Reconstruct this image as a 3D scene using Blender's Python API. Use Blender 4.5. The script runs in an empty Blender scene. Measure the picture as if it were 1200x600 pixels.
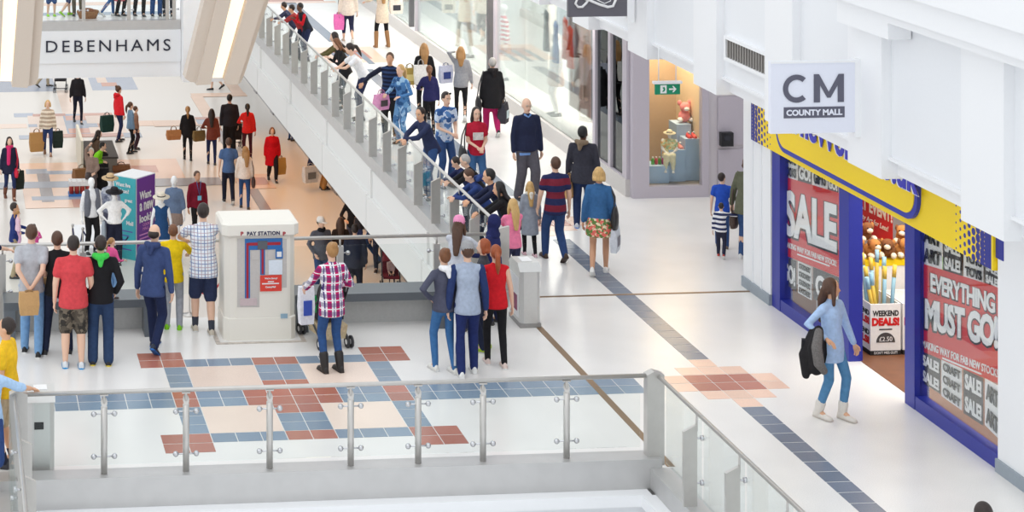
import bpy, math, random
import numpy as np
from math import sin, cos, pi, radians, sqrt, atan2
from mathutils import Vector, Matrix
random.seed(7)
# ------------------------------------------------------------------ camera
F, CX, YH, TH = 2350.0, 148.2, -347.2, 0.0886222
CAMX, CAMY, CAMH = -2.5085, -26.734, 8.703
S_ = bpy.context.scene
COL = S_.collection
cd = bpy.data.cameras.new('camera'); cam = bpy.data.objects.new('camera', cd); COL.objects.link(cam)
cam.location = (CAMX, CAMY, CAMH); cam.rotation_euler = (pi/2, 0, -TH)
cd.sensor_width = 36; cd.sensor_fit = 'HORIZONTAL'; cd.lens = 36*F/1200
cd.shift_x = (600-CX)/1200; cd.shift_y = -(300-YH)/1200; cd.clip_end = 300
S_.camera = cam
# ------------------------------------------------------------------ light
w = bpy.data.worlds.new('world'); S_.world = w; w.use_nodes = True
bg = w.node_tree.nodes['Background']; bg.inputs[0].default_value = (0.93, 0.965, 1.0, 1); bg.inputs[1].default_value = 0.98
sl = bpy.data.lights.new('skylight_sun', 'SUN'); sl.energy = 0.3; sl.angle = radians(50); sl.color = (1, 0.98, 0.95)
so = bpy.data.objects.new('skylight_sun', sl); COL.objects.link(so); so.rotation_euler = (radians(14), radians(-22), 0)
def area(name, loc, size, energy, color, rot=(0, 0, 0), spread=pi):
    l = bpy.data.lights.new(name, 'AREA'); l.shape = 'RECTANGLE'; l.size, l.size_y = size; l.energy = energy; l.color = color; l.spread = spread
    o = bpy.data.objects.new(name, l); COL.objects.link(o); o.location = loc; o.rotation_euler = rot; return o
WARM = (1.0, 0.46, 0.12)
S_.view_settings.view_transform = 'Standard'; S_.view_settings.look = 'None'
S_.view_settings.exposure = 0.27; S_.view_settings.gamma = 1; S_.view_settings.use_curve_mapping = False
# lamps in the lower hall's ceiling (under the upper walkway and under the far bridge) and in the shops
area('lower_ceiling_lamp', (6.7, 8, -1.25), (1.2, 16), 88, WARM, spread=1.75)
area('lower_ceiling_lamp', (6.7, 27, -1.25), (1.2, 16), 88, WARM, spread=1.75)
area('lower_ceiling_lamp', (2, 33, -1.9), (6, 5), 80, (1, .96, .9))
for yy, en in ((4, 4), (14, 80), (24, 90)): area('walkway_soffit_lamp', (9.15, yy, 2.98), (.25, 9), en, (1, .93, .84))
area('shop_ceiling_lamp', (11.0, 15.3, 3.4), (2.0, 10), 380, (1, .95, .88))
area('shop_ceiling_lamp', (11.0, 24, 3.4), (2.0, 7), 380, (1, .97, .93))
area('shop_ceiling_lamp', (10.5, -2.2, 2.9), (1.6, 5), 130, (1, .95, .88))
area('window_lamp', (10.3, 8.5, 3.0), (.9, .9), 45, (1, .78, .5))
# ------------------------------------------------------------------ pixel -> place
FW = Vector((sin(TH), cos(TH), 0)); RT = Vector((cos(TH), -sin(TH), 0)); CAMP = Vector((CAMX, CAMY, CAMH))
def ray(px, py): return FW + RT*((px-CX)/F) - Vector((0, 0, 1))*((py-YH)/F)
def onz(px, py, z=0.0): r = ray(px, py); return CAMP + r*((z-CAMH)/r.z)
def onx(px, py, x): r = ray(px, py); return CAMP + r*((x-CAMX)/r.x)
def ony(px, py, y): r = ray(px, py); return CAMP + r*((y-CAMY)/r.y)
ZL = -4.8
# ------------------------------------------------------------------ materials
def lin(c):
    return tuple((v/255/12.92 if v/255 <= .04045 else ((v/255+.055)/1.055)**2.4) for v in c) + (1,)
MATS = {}
def nodemat(name):
    m = bpy.data.materials.new(name); m.use_nodes = True
    return m, m.node_tree, m.node_tree.nodes['Principled BSDF']
def mixc(nt, fac, a, b):
    n = nt.nodes.new('ShaderNodeMix'); n.data_type = 'RGBA'
    for sock, v in ((0, fac), (6, a), (7, b)):
        if isinstance(v, (tuple, float, int)): n.inputs[sock].default_value = v
        else: nt.links.new(v, n.inputs[sock])
    return n.outputs[2]
def math_(nt, op, a, b=None, c=None):
    n = nt.nodes.new('ShaderNodeMath'); n.operation = op
    for k, v in enumerate((a, b, c)):
        if v is None: continue
        if isinstance(v, (float, int)): n.inputs[k].default_value = v
        else: nt.links.new(v, n.inputs[k])
    return n.outputs[0]
def coords(nt):
    t = nt.nodes.new('ShaderNodeTexCoord'); s = nt.nodes.new('ShaderNodeSeparateXYZ'); nt.links.new(t.outputs['Object'], s.inputs[0])
    return t.outputs['Object'], s.outputs
def noise(nt, vec, scale, detail=3):
    n = nt.nodes.new('ShaderNodeTexNoise'); n.inputs['Scale'].default_value = scale; n.inputs['Detail'].default_value = detail
    nt.links.new(vec, n.inputs['Vector']); return n.outputs['Fac']
def bump(nt, b, h, strength, dist=.01):
    n = nt.nodes.new('ShaderNodeBump'); n.inputs['Strength'].default_value = strength; n.inputs['Distance'].default_value = dist
    nt.links.new(h, n.inputs['Height']); nt.links.new(n.outputs[0], b.inputs['Normal'])
def mat(name, col, rough=.5, metal=0., var=.06, scale=30, bmp=0., emit=0., spec=.5):
    if name in MATS: return MATS[name]
    m, nt, b = nodemat(name); c = lin(col)
    b.inputs['Roughness'].default_value = rough; b.inputs['Metallic'].default_value = metal; b.inputs['Specular IOR Level'].default_value = spec
    v, s = coords(nt); n = noise(nt, v, scale)
    lo = tuple(x*(1-var*2) for x in c[:3])+(1,); hi = tuple(min(1, x*(1+var)) for x in c[:3])+(1,)
    o = mixc(nt, n, lo, hi); nt.links.new(o, b.inputs['Base Color'])
    if emit: nt.links.new(o, b.inputs['Emission Color']); b.inputs['Emission Strength'].default_value = emit
    if bmp: bump(nt, b, n, bmp)
    MATS[name] = m; return m
def cloth(col, pat=None, col2=None, col3=None, per=.1):
    key = 'cloth_%s_%s_%s_%s_%s' % (col, pat, col2, col3, per)
    if key in MATS: return MATS[key]
    m, nt, b = nodemat('cloth'); b.inputs['Roughness'].default_value = .85; b.inputs['Specular IOR Level'].default_value = .25
    v, s = coords(nt); n = noise(nt, v, 22, 4); c = lin(col)
    def stripe(axis, per, w, off=0.):
        return math_(nt, 'LESS_THAN', math_(nt, 'FRACT', math_(nt, 'MULTIPLY_ADD', s[axis], 1/per, off)), w)
    base = c
    if pat == 'stripe': base = mixc(nt, stripe(2, per, .5), c, lin(col2))
    elif pat == 'vstripe': base = mixc(nt, stripe(0, per, .5), c, lin(col2))
    elif pat == 'plaid':
        base = mixc(nt, stripe(0, per, .48), lin(col2), c); base = mixc(nt, math_(nt, 'MULTIPLY', stripe(2, per, .48), .55), base, lin(col3))
        base = mixc(nt, stripe(0, per, .12, .3), base, lin(col3)); base = mixc(nt, stripe(2, per, .12, .3), base, lin(col2))
    elif pat == 'check':
        base = mixc(nt, stripe(0, per, .12), c, lin(col2)); base = mixc(nt, stripe(2, per, .12), base, lin(col2))
        base = mixc(nt, stripe(0, per, .08, .5), base, lin(col3)); base = mixc(nt, stripe(2, per, .08, .5), base, lin(col3))
    elif pat in ('camo', 'floral', 'dye'):
        sc = {'camo': 11, 'floral': 17, 'dye': 7}[pat]
        f1 = math_(nt, 'GREATER_THAN', noise(nt, v, sc, 2), .52); base = mixc(nt, f1, c, lin(col2))
        mp = nt.nodes.new('ShaderNodeMapping'); mp.inputs[1].default_value = (5, 3, 1); nt.links.new(v, mp.inputs[0])
        f2 = math_(nt, 'GREATER_THAN', noise(nt, mp.outputs[0], sc*1.1, 2), .57); base = mixc(nt, f2, base, lin(col3))
    sh = nt.nodes.new('ShaderNodeHueSaturation'); nt.links.new(math_(nt, 'MULTIPLY_ADD', n, .5, .75), sh.inputs['Value'])
    if isinstance(base, tuple): sh.inputs['Color'].default_value = base
    else: nt.links.new(base, sh.inputs['Color'])
    nt.links.new(sh.outputs[0], b.inputs['Base Color'])
    bump(nt, b, noise(nt, v, 9, 3), .45, .02)
    MATS[key] = m; return m
def glassmat(name, tint=(.95, .97, .965), rough=.0, boost=1.0):
    if name in MATS: return MATS[name]
    m = bpy.data.materials.new(name); m.use_nodes = True; nt = m.node_tree; nt.nodes.clear()
    o = nt.nodes.new('ShaderNodeOutputMaterial'); mx = nt.nodes.new('ShaderNodeMixShader'); t = nt.nodes.new('ShaderNodeBsdfTransparent')
    g = nt.nodes.new('ShaderNodeBsdfGlossy'); fr = nt.nodes.new('ShaderNodeFresnel'); fr.inputs[0].default_value = 1.45
    t.inputs[0].default_value = tint+(1,); g.inputs['Roughness'].default_value = rough; g.inputs[0].default_value = (.9, .95, .95, 1)
    nt.links.new(math_(nt, 'MULTIPLY', fr.outputs[0], boost), mx.inputs[0]); nt.links.new(t.outputs[0], mx.inputs[1]); nt.links.new(g.outputs[0], mx.inputs[2])
    nt.links.new(mx.outputs[0], o.inputs[0]); MATS[name] = m; return m
def tilemat(name, col):
    if name in MATS: return MATS[name]
    m, nt, b = nodemat(name); v, s = coords(nt)
    g = nt.nodes.new('ShaderNodeNewGeometry'); c = lin(col)
    sp = noise(nt, g.outputs['Position'], 90, 2); big = noise(nt, g.outputs['Position'], 1.5, 2)
    a = mixc(nt, sp, tuple(x*.82 for x in c[:3])+(1,), tuple(min(1, x*1.18) for x in c[:3])+(1,))
    oi = nt.nodes.new('ShaderNodeObjectInfo')
    h = nt.nodes.new('ShaderNodeHueSaturation'); nt.links.new(a, h.inputs['Color'])
    nt.links.new(math_(nt, 'ADD', math_(nt, 'MULTIPLY_ADD', oi.outputs['Random'], .16, .84), math_(nt, 'MULTIPLY', big, .15)), h.inputs['Value'])
    nt.links.new(h.outputs[0], b.inputs['Base Color']); b.inputs['Roughness'].default_value = .26
    MATS[name] = m; return m
WHITE = mat('white_paint', (240, 241, 243), .55, var=.01)
FASC = mat('fascia_paint', (224, 224, 222), .5, var=.01)
WHITE2 = mat('white_panel', (234, 236, 239), .5, var=.01)
STEEL = mat('brushed_steel', (200, 197, 193), .32, .62, var=.06, scale=8)
STEELD = mat('satin_steel_band', (198, 197, 196), .4, .5, var=.05, scale=5)
CHROME = mat('chrome', (205, 205, 208), .12, 1.0, var=.02)
GLASS = glassmat('clear_glass', (.965, .98, .975), 0, .3)
FLOORM = tilemat('white_terrazzo', (229, 227, 224))
def floor_lo():
    m, nt, b = nodemat('lower_terrazzo'); g = nt.nodes.new('ShaderNodeNewGeometry')
    o = mixc(nt, noise(nt, g.outputs['Position'], 40), lin((226, 220, 212)), lin((235, 230, 223))); nt.links.new(o, b.inputs['Base Color']); b.inputs['Roughness'].default_value = .25
    return m
# ------------------------------------------------------------------ mesh helpers
class MB:
    def __init__(s): s.v = []; s.f = []; s.smooth = []
    def add(s, vs, fs, sm=False):
        o = len(s.v); s.v += [tuple(x) for x in vs]; s.f += [tuple(i+o for i in f) for f in fs]; s.smooth += [sm]*len(fs); return s
    def box(s, a, b):
        (x0, y0, z0), (x1, y1, z1) = a, b
        x0, x1 = min(x0, x1), max(x0, x1); y0, y1 = min(y0, y1), max(y0, y1); z0, z1 = min(z0, z1), max(z0, z1)
        return s.add([(x0, y0, z0), (x1, y0, z0), (x1, y1, z0), (x0, y1, z0), (x0, y0, z1), (x1, y0, z1), (x1, y1, z1), (x0, y1, z1)],
                     [(0, 3, 2, 1), (4, 5, 6, 7), (0, 1, 5, 4), (1, 2, 6, 5), (2, 3, 7, 6), (3, 0, 4, 7)])
    def prism(s, pts, d):   # planar polygon pts (3D), extruded by vector d
        n = len(pts); d = Vector(d); p = [Vector(q) for q in pts]
        return s.add(p+[q+d for q in p], [tuple(range(n))[::-1], tuple(range(n, 2*n))]+[(i, (i+1) % n, n+(i+1) % n, n+i) for i in range(n)])
    def rings(s, rings, cap=True, sm=True):
        n = len(rings[0]); vs = [q for r in rings for q in r]; fs = []
        for k in range(len(rings)-1):
            for i in range(n): fs.append((k*n+i, k*n+(i+1) % n, (k+1)*n+(i+1) % n, (k+1)*n+i))
        s.add(vs, fs, sm)
        if cap:
            o = len(s.v)-len(vs); s.f += [tuple(o+i for i in range(n))[::-1], tuple(o+len(vs)-n+i for i in range(n))]; s.smooth += [False, False]
        return s
    def tube(s, pts, r, n=10, cap=True):
        pts = [Vector(p) for p in pts]; rs = r if isinstance(r, (list, tuple)) else [r]*len(pts); R = []; up = None
        for k, p in enumerate(pts):
            d = (pts[min(k+1, len(pts)-1)]-pts[max(k-1, 0)]).normalized()
            if up is None: up = d.orthogonal().normalized()
            u = (up-d*up.dot(d)); u = u.normalized() if u.length > 1e-5 else d.orthogonal().normalized(); up = u; q = d.cross(u)
            R.append([p+(u*cos(2*pi*i/n)+q*sin(2*pi*i/n))*rs[k] for i in range(n)])
        return s.rings(R, cap)
    def lathe(s, c, prof, n=16, sx=1, sy=1):
        c = Vector(c); return s.rings([[c+Vector((r*cos(2*pi*i/n)*sx, r*sin(2*pi*i/n)*sy, z)) for i in range(n)] for r, z in prof])
    def ball(s, c, r, n=12, m=8):
        c = Vector(c); r = r if isinstance(r, (tuple, list)) else (r, r, r)
        return s.rings([[c+Vector((r[0]*sin(t)*cos(2*pi*i/n), r[1]*sin(t)*sin(2*pi*i/n), -r[2]*cos(t))) for i in range(n)] for t in [pi*(k+.15)/(m+.3) for k in range(m+1)]])
    def mesh(s, name):
        me = bpy.data.meshes.new(name); me.from_pydata(s.v, [], s.f); me.polygons.foreach_set('use_smooth', s.smooth); me.update(); return me
    def build(s, name, m, parent=None):
        me = s.mesh(name); me.materials.append(m); return link(name, me, parent)
def link(name, me, parent=None):
    o = bpy.data.objects.new(name, me); COL.objects.link(o)
    if parent is not None: o.parent = parent
    return o
def bx(a, b): return MB().box(a, b)
def thing(name, label, cat, loc=(0, 0, 0), rz=0, group=None):
    o = bpy.data.objects.new(name, None); COL.objects.link(o); o.location = loc; o.rotation_euler = (0, 0, rz); o.empty_display_size = .2
    return tag(o, label, cat, group)
def tag(o, label, cat, group=None):
    o['label'] = label; o['category'] = cat
    if group: o['group'] = group
    return o
def struct(o, label=None):
    o['kind'] = 'structure'
    if label: o['label'] = label
    return o
def text(body, m, mw, size, parent=None, name='lettering', bold=0., extrude=.002, width=None, height=None, sp=1., shear=0):
    """lettering as a mesh: mw = 4x4 placing the lower left corner, x along the line, y up"""
    c = bpy.data.curves.new('t', 'FONT'); c.body = body; c.size = size; c.offset = bold; c.extrude = extrude; c.resolution_u = 3; c.space_character = sp; c.shear = shear
    o = bpy.data.objects.new('t', c); COL.objects.link(o)
    dg = bpy.context.evaluated_depsgraph_get(); me = bpy.data.meshes.new_from_object(o.evaluated_get(dg)); bpy.data.objects.remove(o); bpy.data.curves.remove(c)
    n = len(me.vertices); a = np.empty(n*3, 'f'); me.vertices.foreach_get('co', a); a = a.reshape(-1, 3)
    x0, x1 = a[:, 0].min(), a[:, 0].max(); y0, y1 = a[:, 1].min(), a[:, 1].max()
    a[:, 0] -= x0; a[:, 1] -= y0
    if width: a[:, 0] *= width/(x1-x0)
    if height: a[:, 1] *= height/(y1-y0)
    M = np.array(mw); a = a @ M[:3, :3].T + M[:3, 3]
    me.vertices.foreach_set('co', a.astype('f').ravel()); me.materials.clear(); me.materials.append(m); me.update()
    return link(name, me, parent)
def frame(o, x, y):
    o, x, y = Vector(o), Vector(x).normalized(), Vector(y).normalized(); z = x.cross(y)
    return Matrix(((x.x, y.x, z.x, o.x), (x.y, y.y, z.y, o.y), (x.z, y.z, z.z, o.z), (0, 0, 0, 1)))
FACE_CAM = ((1, 0, 0), (0, 0, 1))      # writing that faces -Y
FACE_HALL = ((0, -1, 0), (0, 0, 1))    # writing that faces -X
# ================================================================== SETTING
fl = MB()
fl.box((-7, -4.65, -1.15), (5.5, 1.5, 0)); fl.box((5.5, -16, -1.15), (13.5, 36, 0)); fl.box((-7, -16, -1.15), (-1.9, -4.65, 0)); fl.box((-4, 28.2, -1.5), (5.5, 36, 0))
floor = struct(fl.build('floor', FLOORM), 'white terrazzo upper gallery floor with coloured tile inlays')
lo = struct(bx((-14, -8, ZL-.3), (14, 90, ZL)).build('floor_lower', floor_lo()), 'pale terrazzo floor of the lower hall')
TM = {'R': tilemat('brick_red_tile', (178, 112, 94)), 'B': tilemat('blue_grey_tile', (128, 148, 168)), 'S': tilemat('salmon_tile', (242, 218, 203)), 'D': tilemat('slate_blue_tile', (114, 124, 140)), 'O': tilemat('peach_tile', (240, 203, 182))}
TM.update({'b': tilemat('pale_blue_inlay', (172, 180, 194)), 'r': tilemat('pale_red_inlay', (206, 160, 144)), 'd': tilemat('pale_slate_inlay', (160, 158, 162)), 's': tilemat('pale_salmon_inlay', (240, 216, 200)), 'o': tilemat('pale_peach_inlay', (238, 206, 184))})
TMESH = {k: bx((.006, -.29, -.004), (.294, -.01, .0035)).mesh('tile') for k in TM}
for k in TM: TMESH[k].materials.append(TM[k])
def tile(i, j, c, ox=0., oy=0.):
    o = link('tile', TMESH[c], floor); o.location = (ox+.3*i, oy-.3*j, 0)
def rect(i0, i1, j0, j1, c, ox=0., oy=0.):
    for i in range(i0, i1+1):
        for j in range(j0, j1+1): tile(i, j, c, ox, oy)
for c0, c1 in ((0, 1), (10, 11)): rect(c0, c1, 0, 1, 'R'); rect(c0, c1, 10, 11, 'R')
for r in (1, 10): rect(2, 4, r, r, 'B'); rect(5, 6, r, r, 'R'); rect(7, 9, r, r, 'B')
for c in (1, 10): rect(c, c, 2, 4, 'B'); rect(c, c, 5, 6, 'R'); rect(c, c, 7, 9, 'B')
rect(5, 6, 2, 3, 'B'); rect(5, 6, 4, 4, 'R'); rect(2, 3, 5, 6, 'B'); rect(4, 7, 5, 6, 'R'); rect(8, 9, 5, 6, 'B'); rect(5, 6, 7, 7, 'R'); rect(5, 6, 8, 9, 'B')
rect(-9, 0, 5, 6, 'B'); rect(11, 20, 5, 6, 'B')
def slab(x0, x1, y0, y1, c, par=None, z=0., name='tile_panel'):   # plain salmon fields whose joints do not show
    return bx((x0, y0, z-.004), (x1, y1, z+.003)).build(name, TM[c], par or floor)
for c0 in (2, 7):
    for r0 in (2, 7): slab(.3*c0+.006, .3*(c0+3)-.006, -.3*(r0+3)+.006, -.3*r0-.006, 'S')
WX = .3*23.19
def medallion(oy):
    for i in range(3):
        for j in (5, 6): tile(i, j, 'R', WX, oy)
        tile(i, 4, 'O', WX, oy); tile(i, 7, 'O', WX, oy)
    for j in (5, 6): tile(-1, j, 'O', WX, oy); tile(3, j, 'O', WX, oy)
    tile(1, 3, 'O', WX, oy); tile(1, 8, 'O', WX, oy)
medallion(0.); medallion(8.0)
for j in range(9, 26): tile(1, j, 'D', WX)
for j in range(-17, 3): tile(1, j, 'D', WX)
# farther up the walkway the joints no longer show
for a, b in ((8.0, 20.3), (24.2, 31)): slab(WX+.3, WX+.6, a, b, 'D')
slab(WX-.3, WX+1.2, 21.2, 23.4, 'O'); slab(WX, WX+.9, 21.7, 22.9, 'R', z=.001)
for i in range(3): slab(WX+.33*i, WX+.33*i+.15, 21.0, 22.6, 'D', z=.002)
slab(WX-.9, WX+1.5, 31.2, 32.2, 'R'); slab(WX-1.2, WX+1.8, 30.9, 31.2, 'O')
slab(-3, 3.8, 29.2, 29.7, 'B'); slab(-3, 3.8, 31.0, 31.6, 'O')
BRASS = mat('bronze_joint', (150, 124, 96), .4, .6)
bx((5.66, -4.5, -.002), (5.75, 1.1, .005)).build('movement_joint', BRASS, floor)
bx((5.75, 2.0, -.002), (9.4, 2.06, .005)).build('movement_joint', BRASS, floor)
# ---- lower hall inlays: (left, top)-(right, bottom) corners read off the lower floor
NL = 0
def inlay(c, x0, y0, x1, y1, lift=0.):
    global NL; NL = NL+1; lift += NL*.0004
    a, b = onz(x0, y0, ZL), onz(x1, y1, ZL); slab(min(a.x, b.x), max(a.x, b.x), b.y, a.y, c.lower(), lo, ZL+lift, 'inlay')
for a in [('B', -20, 92, 66, 107), ('B', 103, 91, 162, 105), ('S', 112, 91, 126, 97, .002), ('R', 118, 97, 138, 101, .002), ('S', 66, 106, 99, 134),
          ('B', 16, 133, 40, 137), ('S', 32, 136, 150, 158), ('B', 73, 134, 107, 159, .002), ('R', 76, 136, 101, 141, .004), ('R', 80, 151, 106, 156, .004), ('S', -20, 146, 32, 150), ('O', 150, 142, 203, 147),
          ('B', 33, 146, 44, 149, .002), ('B', 100, 145, 115, 149, .002), ('R', 114, 145, 124, 149, .003), ('R', 38, 134, 77, 136, .002), ('R', 96, 133, 132, 135, .002), ('B', 22, 159, 45, 163), ('B', 144, 156, 167, 161), ('R', 46, 158, 145, 160, .002),
          ('O', 22, 192, 105, 243), ('B', 30, 199, 56, 204, .002), ('D', 43, 204, 64, 237, .003), ('B', -20, 215, 84, 220, .004), ('B', 54, 201, 100, 204, .002), ('B', 37, 231, 98, 234, .002), ('R', 84, 234, 100, 243, .002),
          ('O', 120, 188, 218, 210), ('D', 176, 210, 262, 217), ('O', 274, 205, 324, 221), ('R', 282, 209, 316, 217, .002), ('D', 290, 222, 324, 256), ('R', 150, 195, 186, 202, .002),
          ('O', 223, 110, 290, 113), ('O', 223, 113, 256, 142), ('O', 178, 142, 262, 147), ('B', 229, 141, 250, 146, .003), ('R', 228, 138, 262, 140, .002), ('D', 258, 150, 264, 175), ('O', 262, 96, 288, 112, .002)]:
    inlay(*a)
# ---- fascias, upstands
def trim(name, m, *boxes):
    b = MB()
    for q in boxes: b.box(*q)
    return struct(b.build(name, m))
trim('trim_1', STEELD, ((-1.95, -4.78, -.13), (5.5, -4.5, .2)))
trim('trim_2', STEELD, ((5.36, -16, -.13), (5.62, -4.78, .1)))
trim('trim_3', STEELD, ((-2.05, -16, -.13), (-1.82, -4.78, .1)))
trim('trim_4', STEELD, ((5.38, 1.6, -.02), (5.62, 28, .22)))
trim('trim_5', WHITE, ((-1.82, -4.95, -.26), (5.32, -4.66, -.131)), ((5.2, -16, -.26), (5.45, -4.95, -.131)), ((-1.85, -16, -.26), (-1.7, -4.95, -.131)))
trim('trim_6', WHITE2, ((-1.85, -4.8, -1.4), (5.38, -4.652, -.26)), ((5.4, -16, -1.4), (5.498, -4.8, -.26)))
trim('trim_7', WHITE2, ((-1.6, -5.6, -.72), (5.0, -5.15, -.6)), ((4.85, -16, -.72), (5.12, -5.6, -.6)))
for k in range(6):   # white fascia panels of the walkway edge
    y0 = 1.6+k*4.45
    p = struct(bx((5.4, y0+.01, -1.0), (5.5, y0+4.43, -.02)).build('trim_8', FASC)); bx((5.33, y0+.01, -1.2), (5.5, y0+4.43, -.55)).build('lower_lip', FASC, p); bx((5.36, y0+4.2, -.55), (5.5, y0+4.43, -.02)).build('joint_pilaster', FASC, p)
trim('trim_9', WHITE2, ((-7, 1.38, -1.2), (5.4, 1.52, -.02)))
# ---- balustrades
def clampset(par, mesh, pts):
    for p in pts: o = link('glass_clamp', mesh, par); o.location = p
CL_X = MB().tube([(-.115, 0, 0), (.115, 0, 0)], .009, 8).ball((-.115, 0, 0), .032, 10, 7).ball((.115, 0, 0), .032, 10, 7).mesh('glass_clamp'); CL_X.materials.append(CHROME)
CL_B = MB().tube([(0, 0, 0), (.075, 0, 0)], .012, 8).tube([(.055, 0, 0), (.085, 0, 0)], .03, 10).mesh('glass_clamp'); CL_B.materials.append(CHROME)
def front_rail(y, xs, x0, x1, label, z0, corner=None):
    t = thing('balustrade', label, 'railing', (x0, y, z0)); L = lambda x, yy, z: (x-x0, yy-y, z-z0)
    MB().tube([L(x0, y, 1.1), L(x1, y, 1.1)], .024, 12).build('handrail', STEEL, t)
    pm = MB().tube([(0, 0, 0), (0, 0, .74)], .036, 14)
    pm.rings([[(.036*cos(a)*s, .036*sin(a)*s, .74+.05*(1+sin(a))*s) for a in [2*pi*i/14 for i in range(14)]] for s in (1, .98)])
    pm.tube([(0, 0, .74), (0, .0, 1.1-z0)], .013, 8).box((-.045, -.02, 1.062-z0), (.045, .02, 1.078-z0)); me = pm.mesh('post'); me.materials.append(STEEL)
    for x in xs:
        p = link('post', me, t); p.location = L(x, y, z0); clampset(p, CL_X, [(0, -.0, .19), (0, -.0, .66)])
    e = [x0+.12]+list(xs)+[x1-.12]
    for a, b in zip(e[:-1], e[1:]): bx(L(a+.035, y-.006, .3), L(b-.035, y+.006, .99)).build('glass_panel', GLASS, t)
    if corner:
        for x in corner: MB().prism([L(x-.1, y-.06, z0-.1), L(x+.1, y-.06, z0-.1), L(x+.1, y-.06, 1.12), L(x-.02, y-.06, 1.16), L(x-.1, y-.06, 1.12)], (0, .12, 0)).build('corner_post', STEEL, t)
    return t
xs = [ony(px, 500, -4.65).x for px in (122, 218, 316, 411, 490, 566, 664)]
front_rail(-4.65, xs, -1.72, 5.44, 'stainless steel balustrade with round posts and clear glass in the foreground', .2, (-1.74, 5.45))
def blade_rail(x, ys, y0, y1, z0, label, side=1):
    t = thing('balustrade', label, 'railing', (x, y0, z0)); L = lambda xx, y, z: (xx-x, y-y0, z-z0)
    MB().tube([L(x+.04*side, y0, 1.1), L(x+.04*side, y1, 1.1)], .024, 12).build('handrail', STEEL, t)
    pm = MB().prism([(-.11*side, -.022, 0), (.04*side, -.022, 0), (.04*side, -.022, .97-z0), (-.11*side, -.022, .9-z0)], (0, .044, 0)).tube([(.04*side, 0, .9-z0), (.04*side, 0, 1.1-z0)], .013, 8)
    me = pm.mesh('post'); me.materials.append(STEEL)
    for y in ys:
        p = link('post', me, t); p.location = L(x, y, z0)
        for z in (.34, .82):
            o = link('glass_clamp', CL_B, p); o.location = (.03*side, 0, z-z0); o.scale.x = side
    e = sorted(list(ys)+[y0, y1])
    for a, b in zip(e[:-1], e[1:]):
        if b-a > .3: bx(L(x+.1*side, a+.03, z0+.04), L(x+.112*side, b-.03, 1.0)).build('glass_panel', GLASS, t)
    return t
blade_rail(5.45, [-5.84-1.17*k for k in range(8)], -15, -4.7, .1, 'stainless balustrade with flat blade posts running towards the viewer at right')
blade_rail(-1.74, [-5.6-1.0*k for k in range(8)], -15, -4.7, .1, 'stainless balustrade at the lower left corner with a bright handrail', -1)
blade_rail(5.45, [3.0+1.215*k for k in range(21)], 1.75, 28, .22, 'long stainless balustrade with blade posts along the upper walkway')
MB().prism([(5.30, 1.68, .0), (5.58, 1.68, .0), (5.58, 1.68, 1.14), (5.30, 1.68, 1.08)], (0, .06, 0)).build('end_post', STEEL, None)
tag(bpy.data.objects['end_post'], 'wide flat steel end post beside the navy headscarf woman', 'post')
t = thing('balustrade', 'glass balustrade with a steel handrail behind the dark bench', 'railing', (-4, 1.45, 0))
MB().tube([(0, 0, 1.1), (9.35, 0, 1.1)], .026, 12).build('handrail', STEEL, t)
PX = [-1.75, -.62, .42, 1.75, 3.05, 4.45]
pm = MB().box((-.045, -.03, 0), (.045, .03, .98)).tube([(0, 0, .98), (0, 0, 1.09)], .014, 8).mesh('post'); pm.materials.append(STEEL)
for x in PX:
    p = link('post', pm, t); p.location = (x+4, 0, 0); clampset(p, CL_X, [(0, 0, .45), (0, 0, .88)])
for a, b in zip([-4]+PX, PX+[5.3]): bx((a+4.03, -.006, .35), (b+3.97, .006, .99)).build('glass_panel', GLASS, t)
# ---- bench along the rail
BEN = mat('charcoal_bench', (92, 98, 104), .35, var=.05); BENL = mat('bench_plinth', (196, 196, 194), .5)
def bench(x0, x1, label):
    t = thing('bench', label, 'bench', (x0, .95, 0))
    bx((0, -.1, .36), (x1-x0, .4, .47)).build('seat', BEN, t); bx((.06, .12, 0), (x1-x0-.06, .38, .36)).build('plinth', BENL, t)
    for x in (0, x1-x0-.16): MB().prism([(x, -.1, .36), (x, .3, .36), (x, .12, 0), (x, -.26, 0)], (.16, 0, 0)).build('end_panel', BEN, t)
    return t
bench(-1.75, .34, 'long charcoal bench in front of the glass at left'); bench(2.3, 4.45, 'charcoal bench in front of the glass right of the pay station')
# ---- far bridge with the store sign
t = thing('store_sign_fascia', 'white bridge fascia carrying dark department store lettering', 'sign', (-4, 28, 0))
bx((0, 0, -.24), (7.85, .2, .02)).build('steel_edge', STEELD, t); bx((0, -.04, -1.12), (7.85, .2, -.24)).build('sign_panel', WHITE2, t); bx((0, 0, -1.53), (7.85, .2, -1.125)).build('lower_panel', WHITE, t)
a, b = ony(54, 62, 27.9), ony(200, 62, 27.9); INK = mat('sign_ink', (28, 32, 52), .5)
text('DEBENHAMS', INK, frame((a.x+4, -.05, a.z), *FACE_CAM), .5, t, width=b.x-a.x, height=.32, sp=1.3, extrude=.01)
struct(bx((3.86, 27.5, -1.6), (5.5, 28.2, 5)).build('wall_bridge_end', WHITE))
t = thing('balustrade', 'glass balustrade on top of the department store bridge', 'railing', (-4, 28.1, 0))
MB().tube([(0, 0, 1.1), (7.8, 0, 1.1)], .024, 10).build('handrail', STEEL, t)
bp = MB().box((-.05, -.02, 0), (.05, .02, 1.05)).mesh('post'); bp.materials.append(STEEL)
BX = [ony(px, 10, 28.1).x for px in (40, 98, 151, 196, 204)]
for x in BX: p = link('post', bp, t); p.location = (x+4, 0, 0); clampset(p, CL_X, [(0, 0, .3)])
for q, r in zip([-4]+BX[:-1], BX[:-1]+[3.8]): bx((q+4.06, -.006, .06), (r+3.94, .006, 1.0)).build('glass_panel', GLASS, t)
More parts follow.
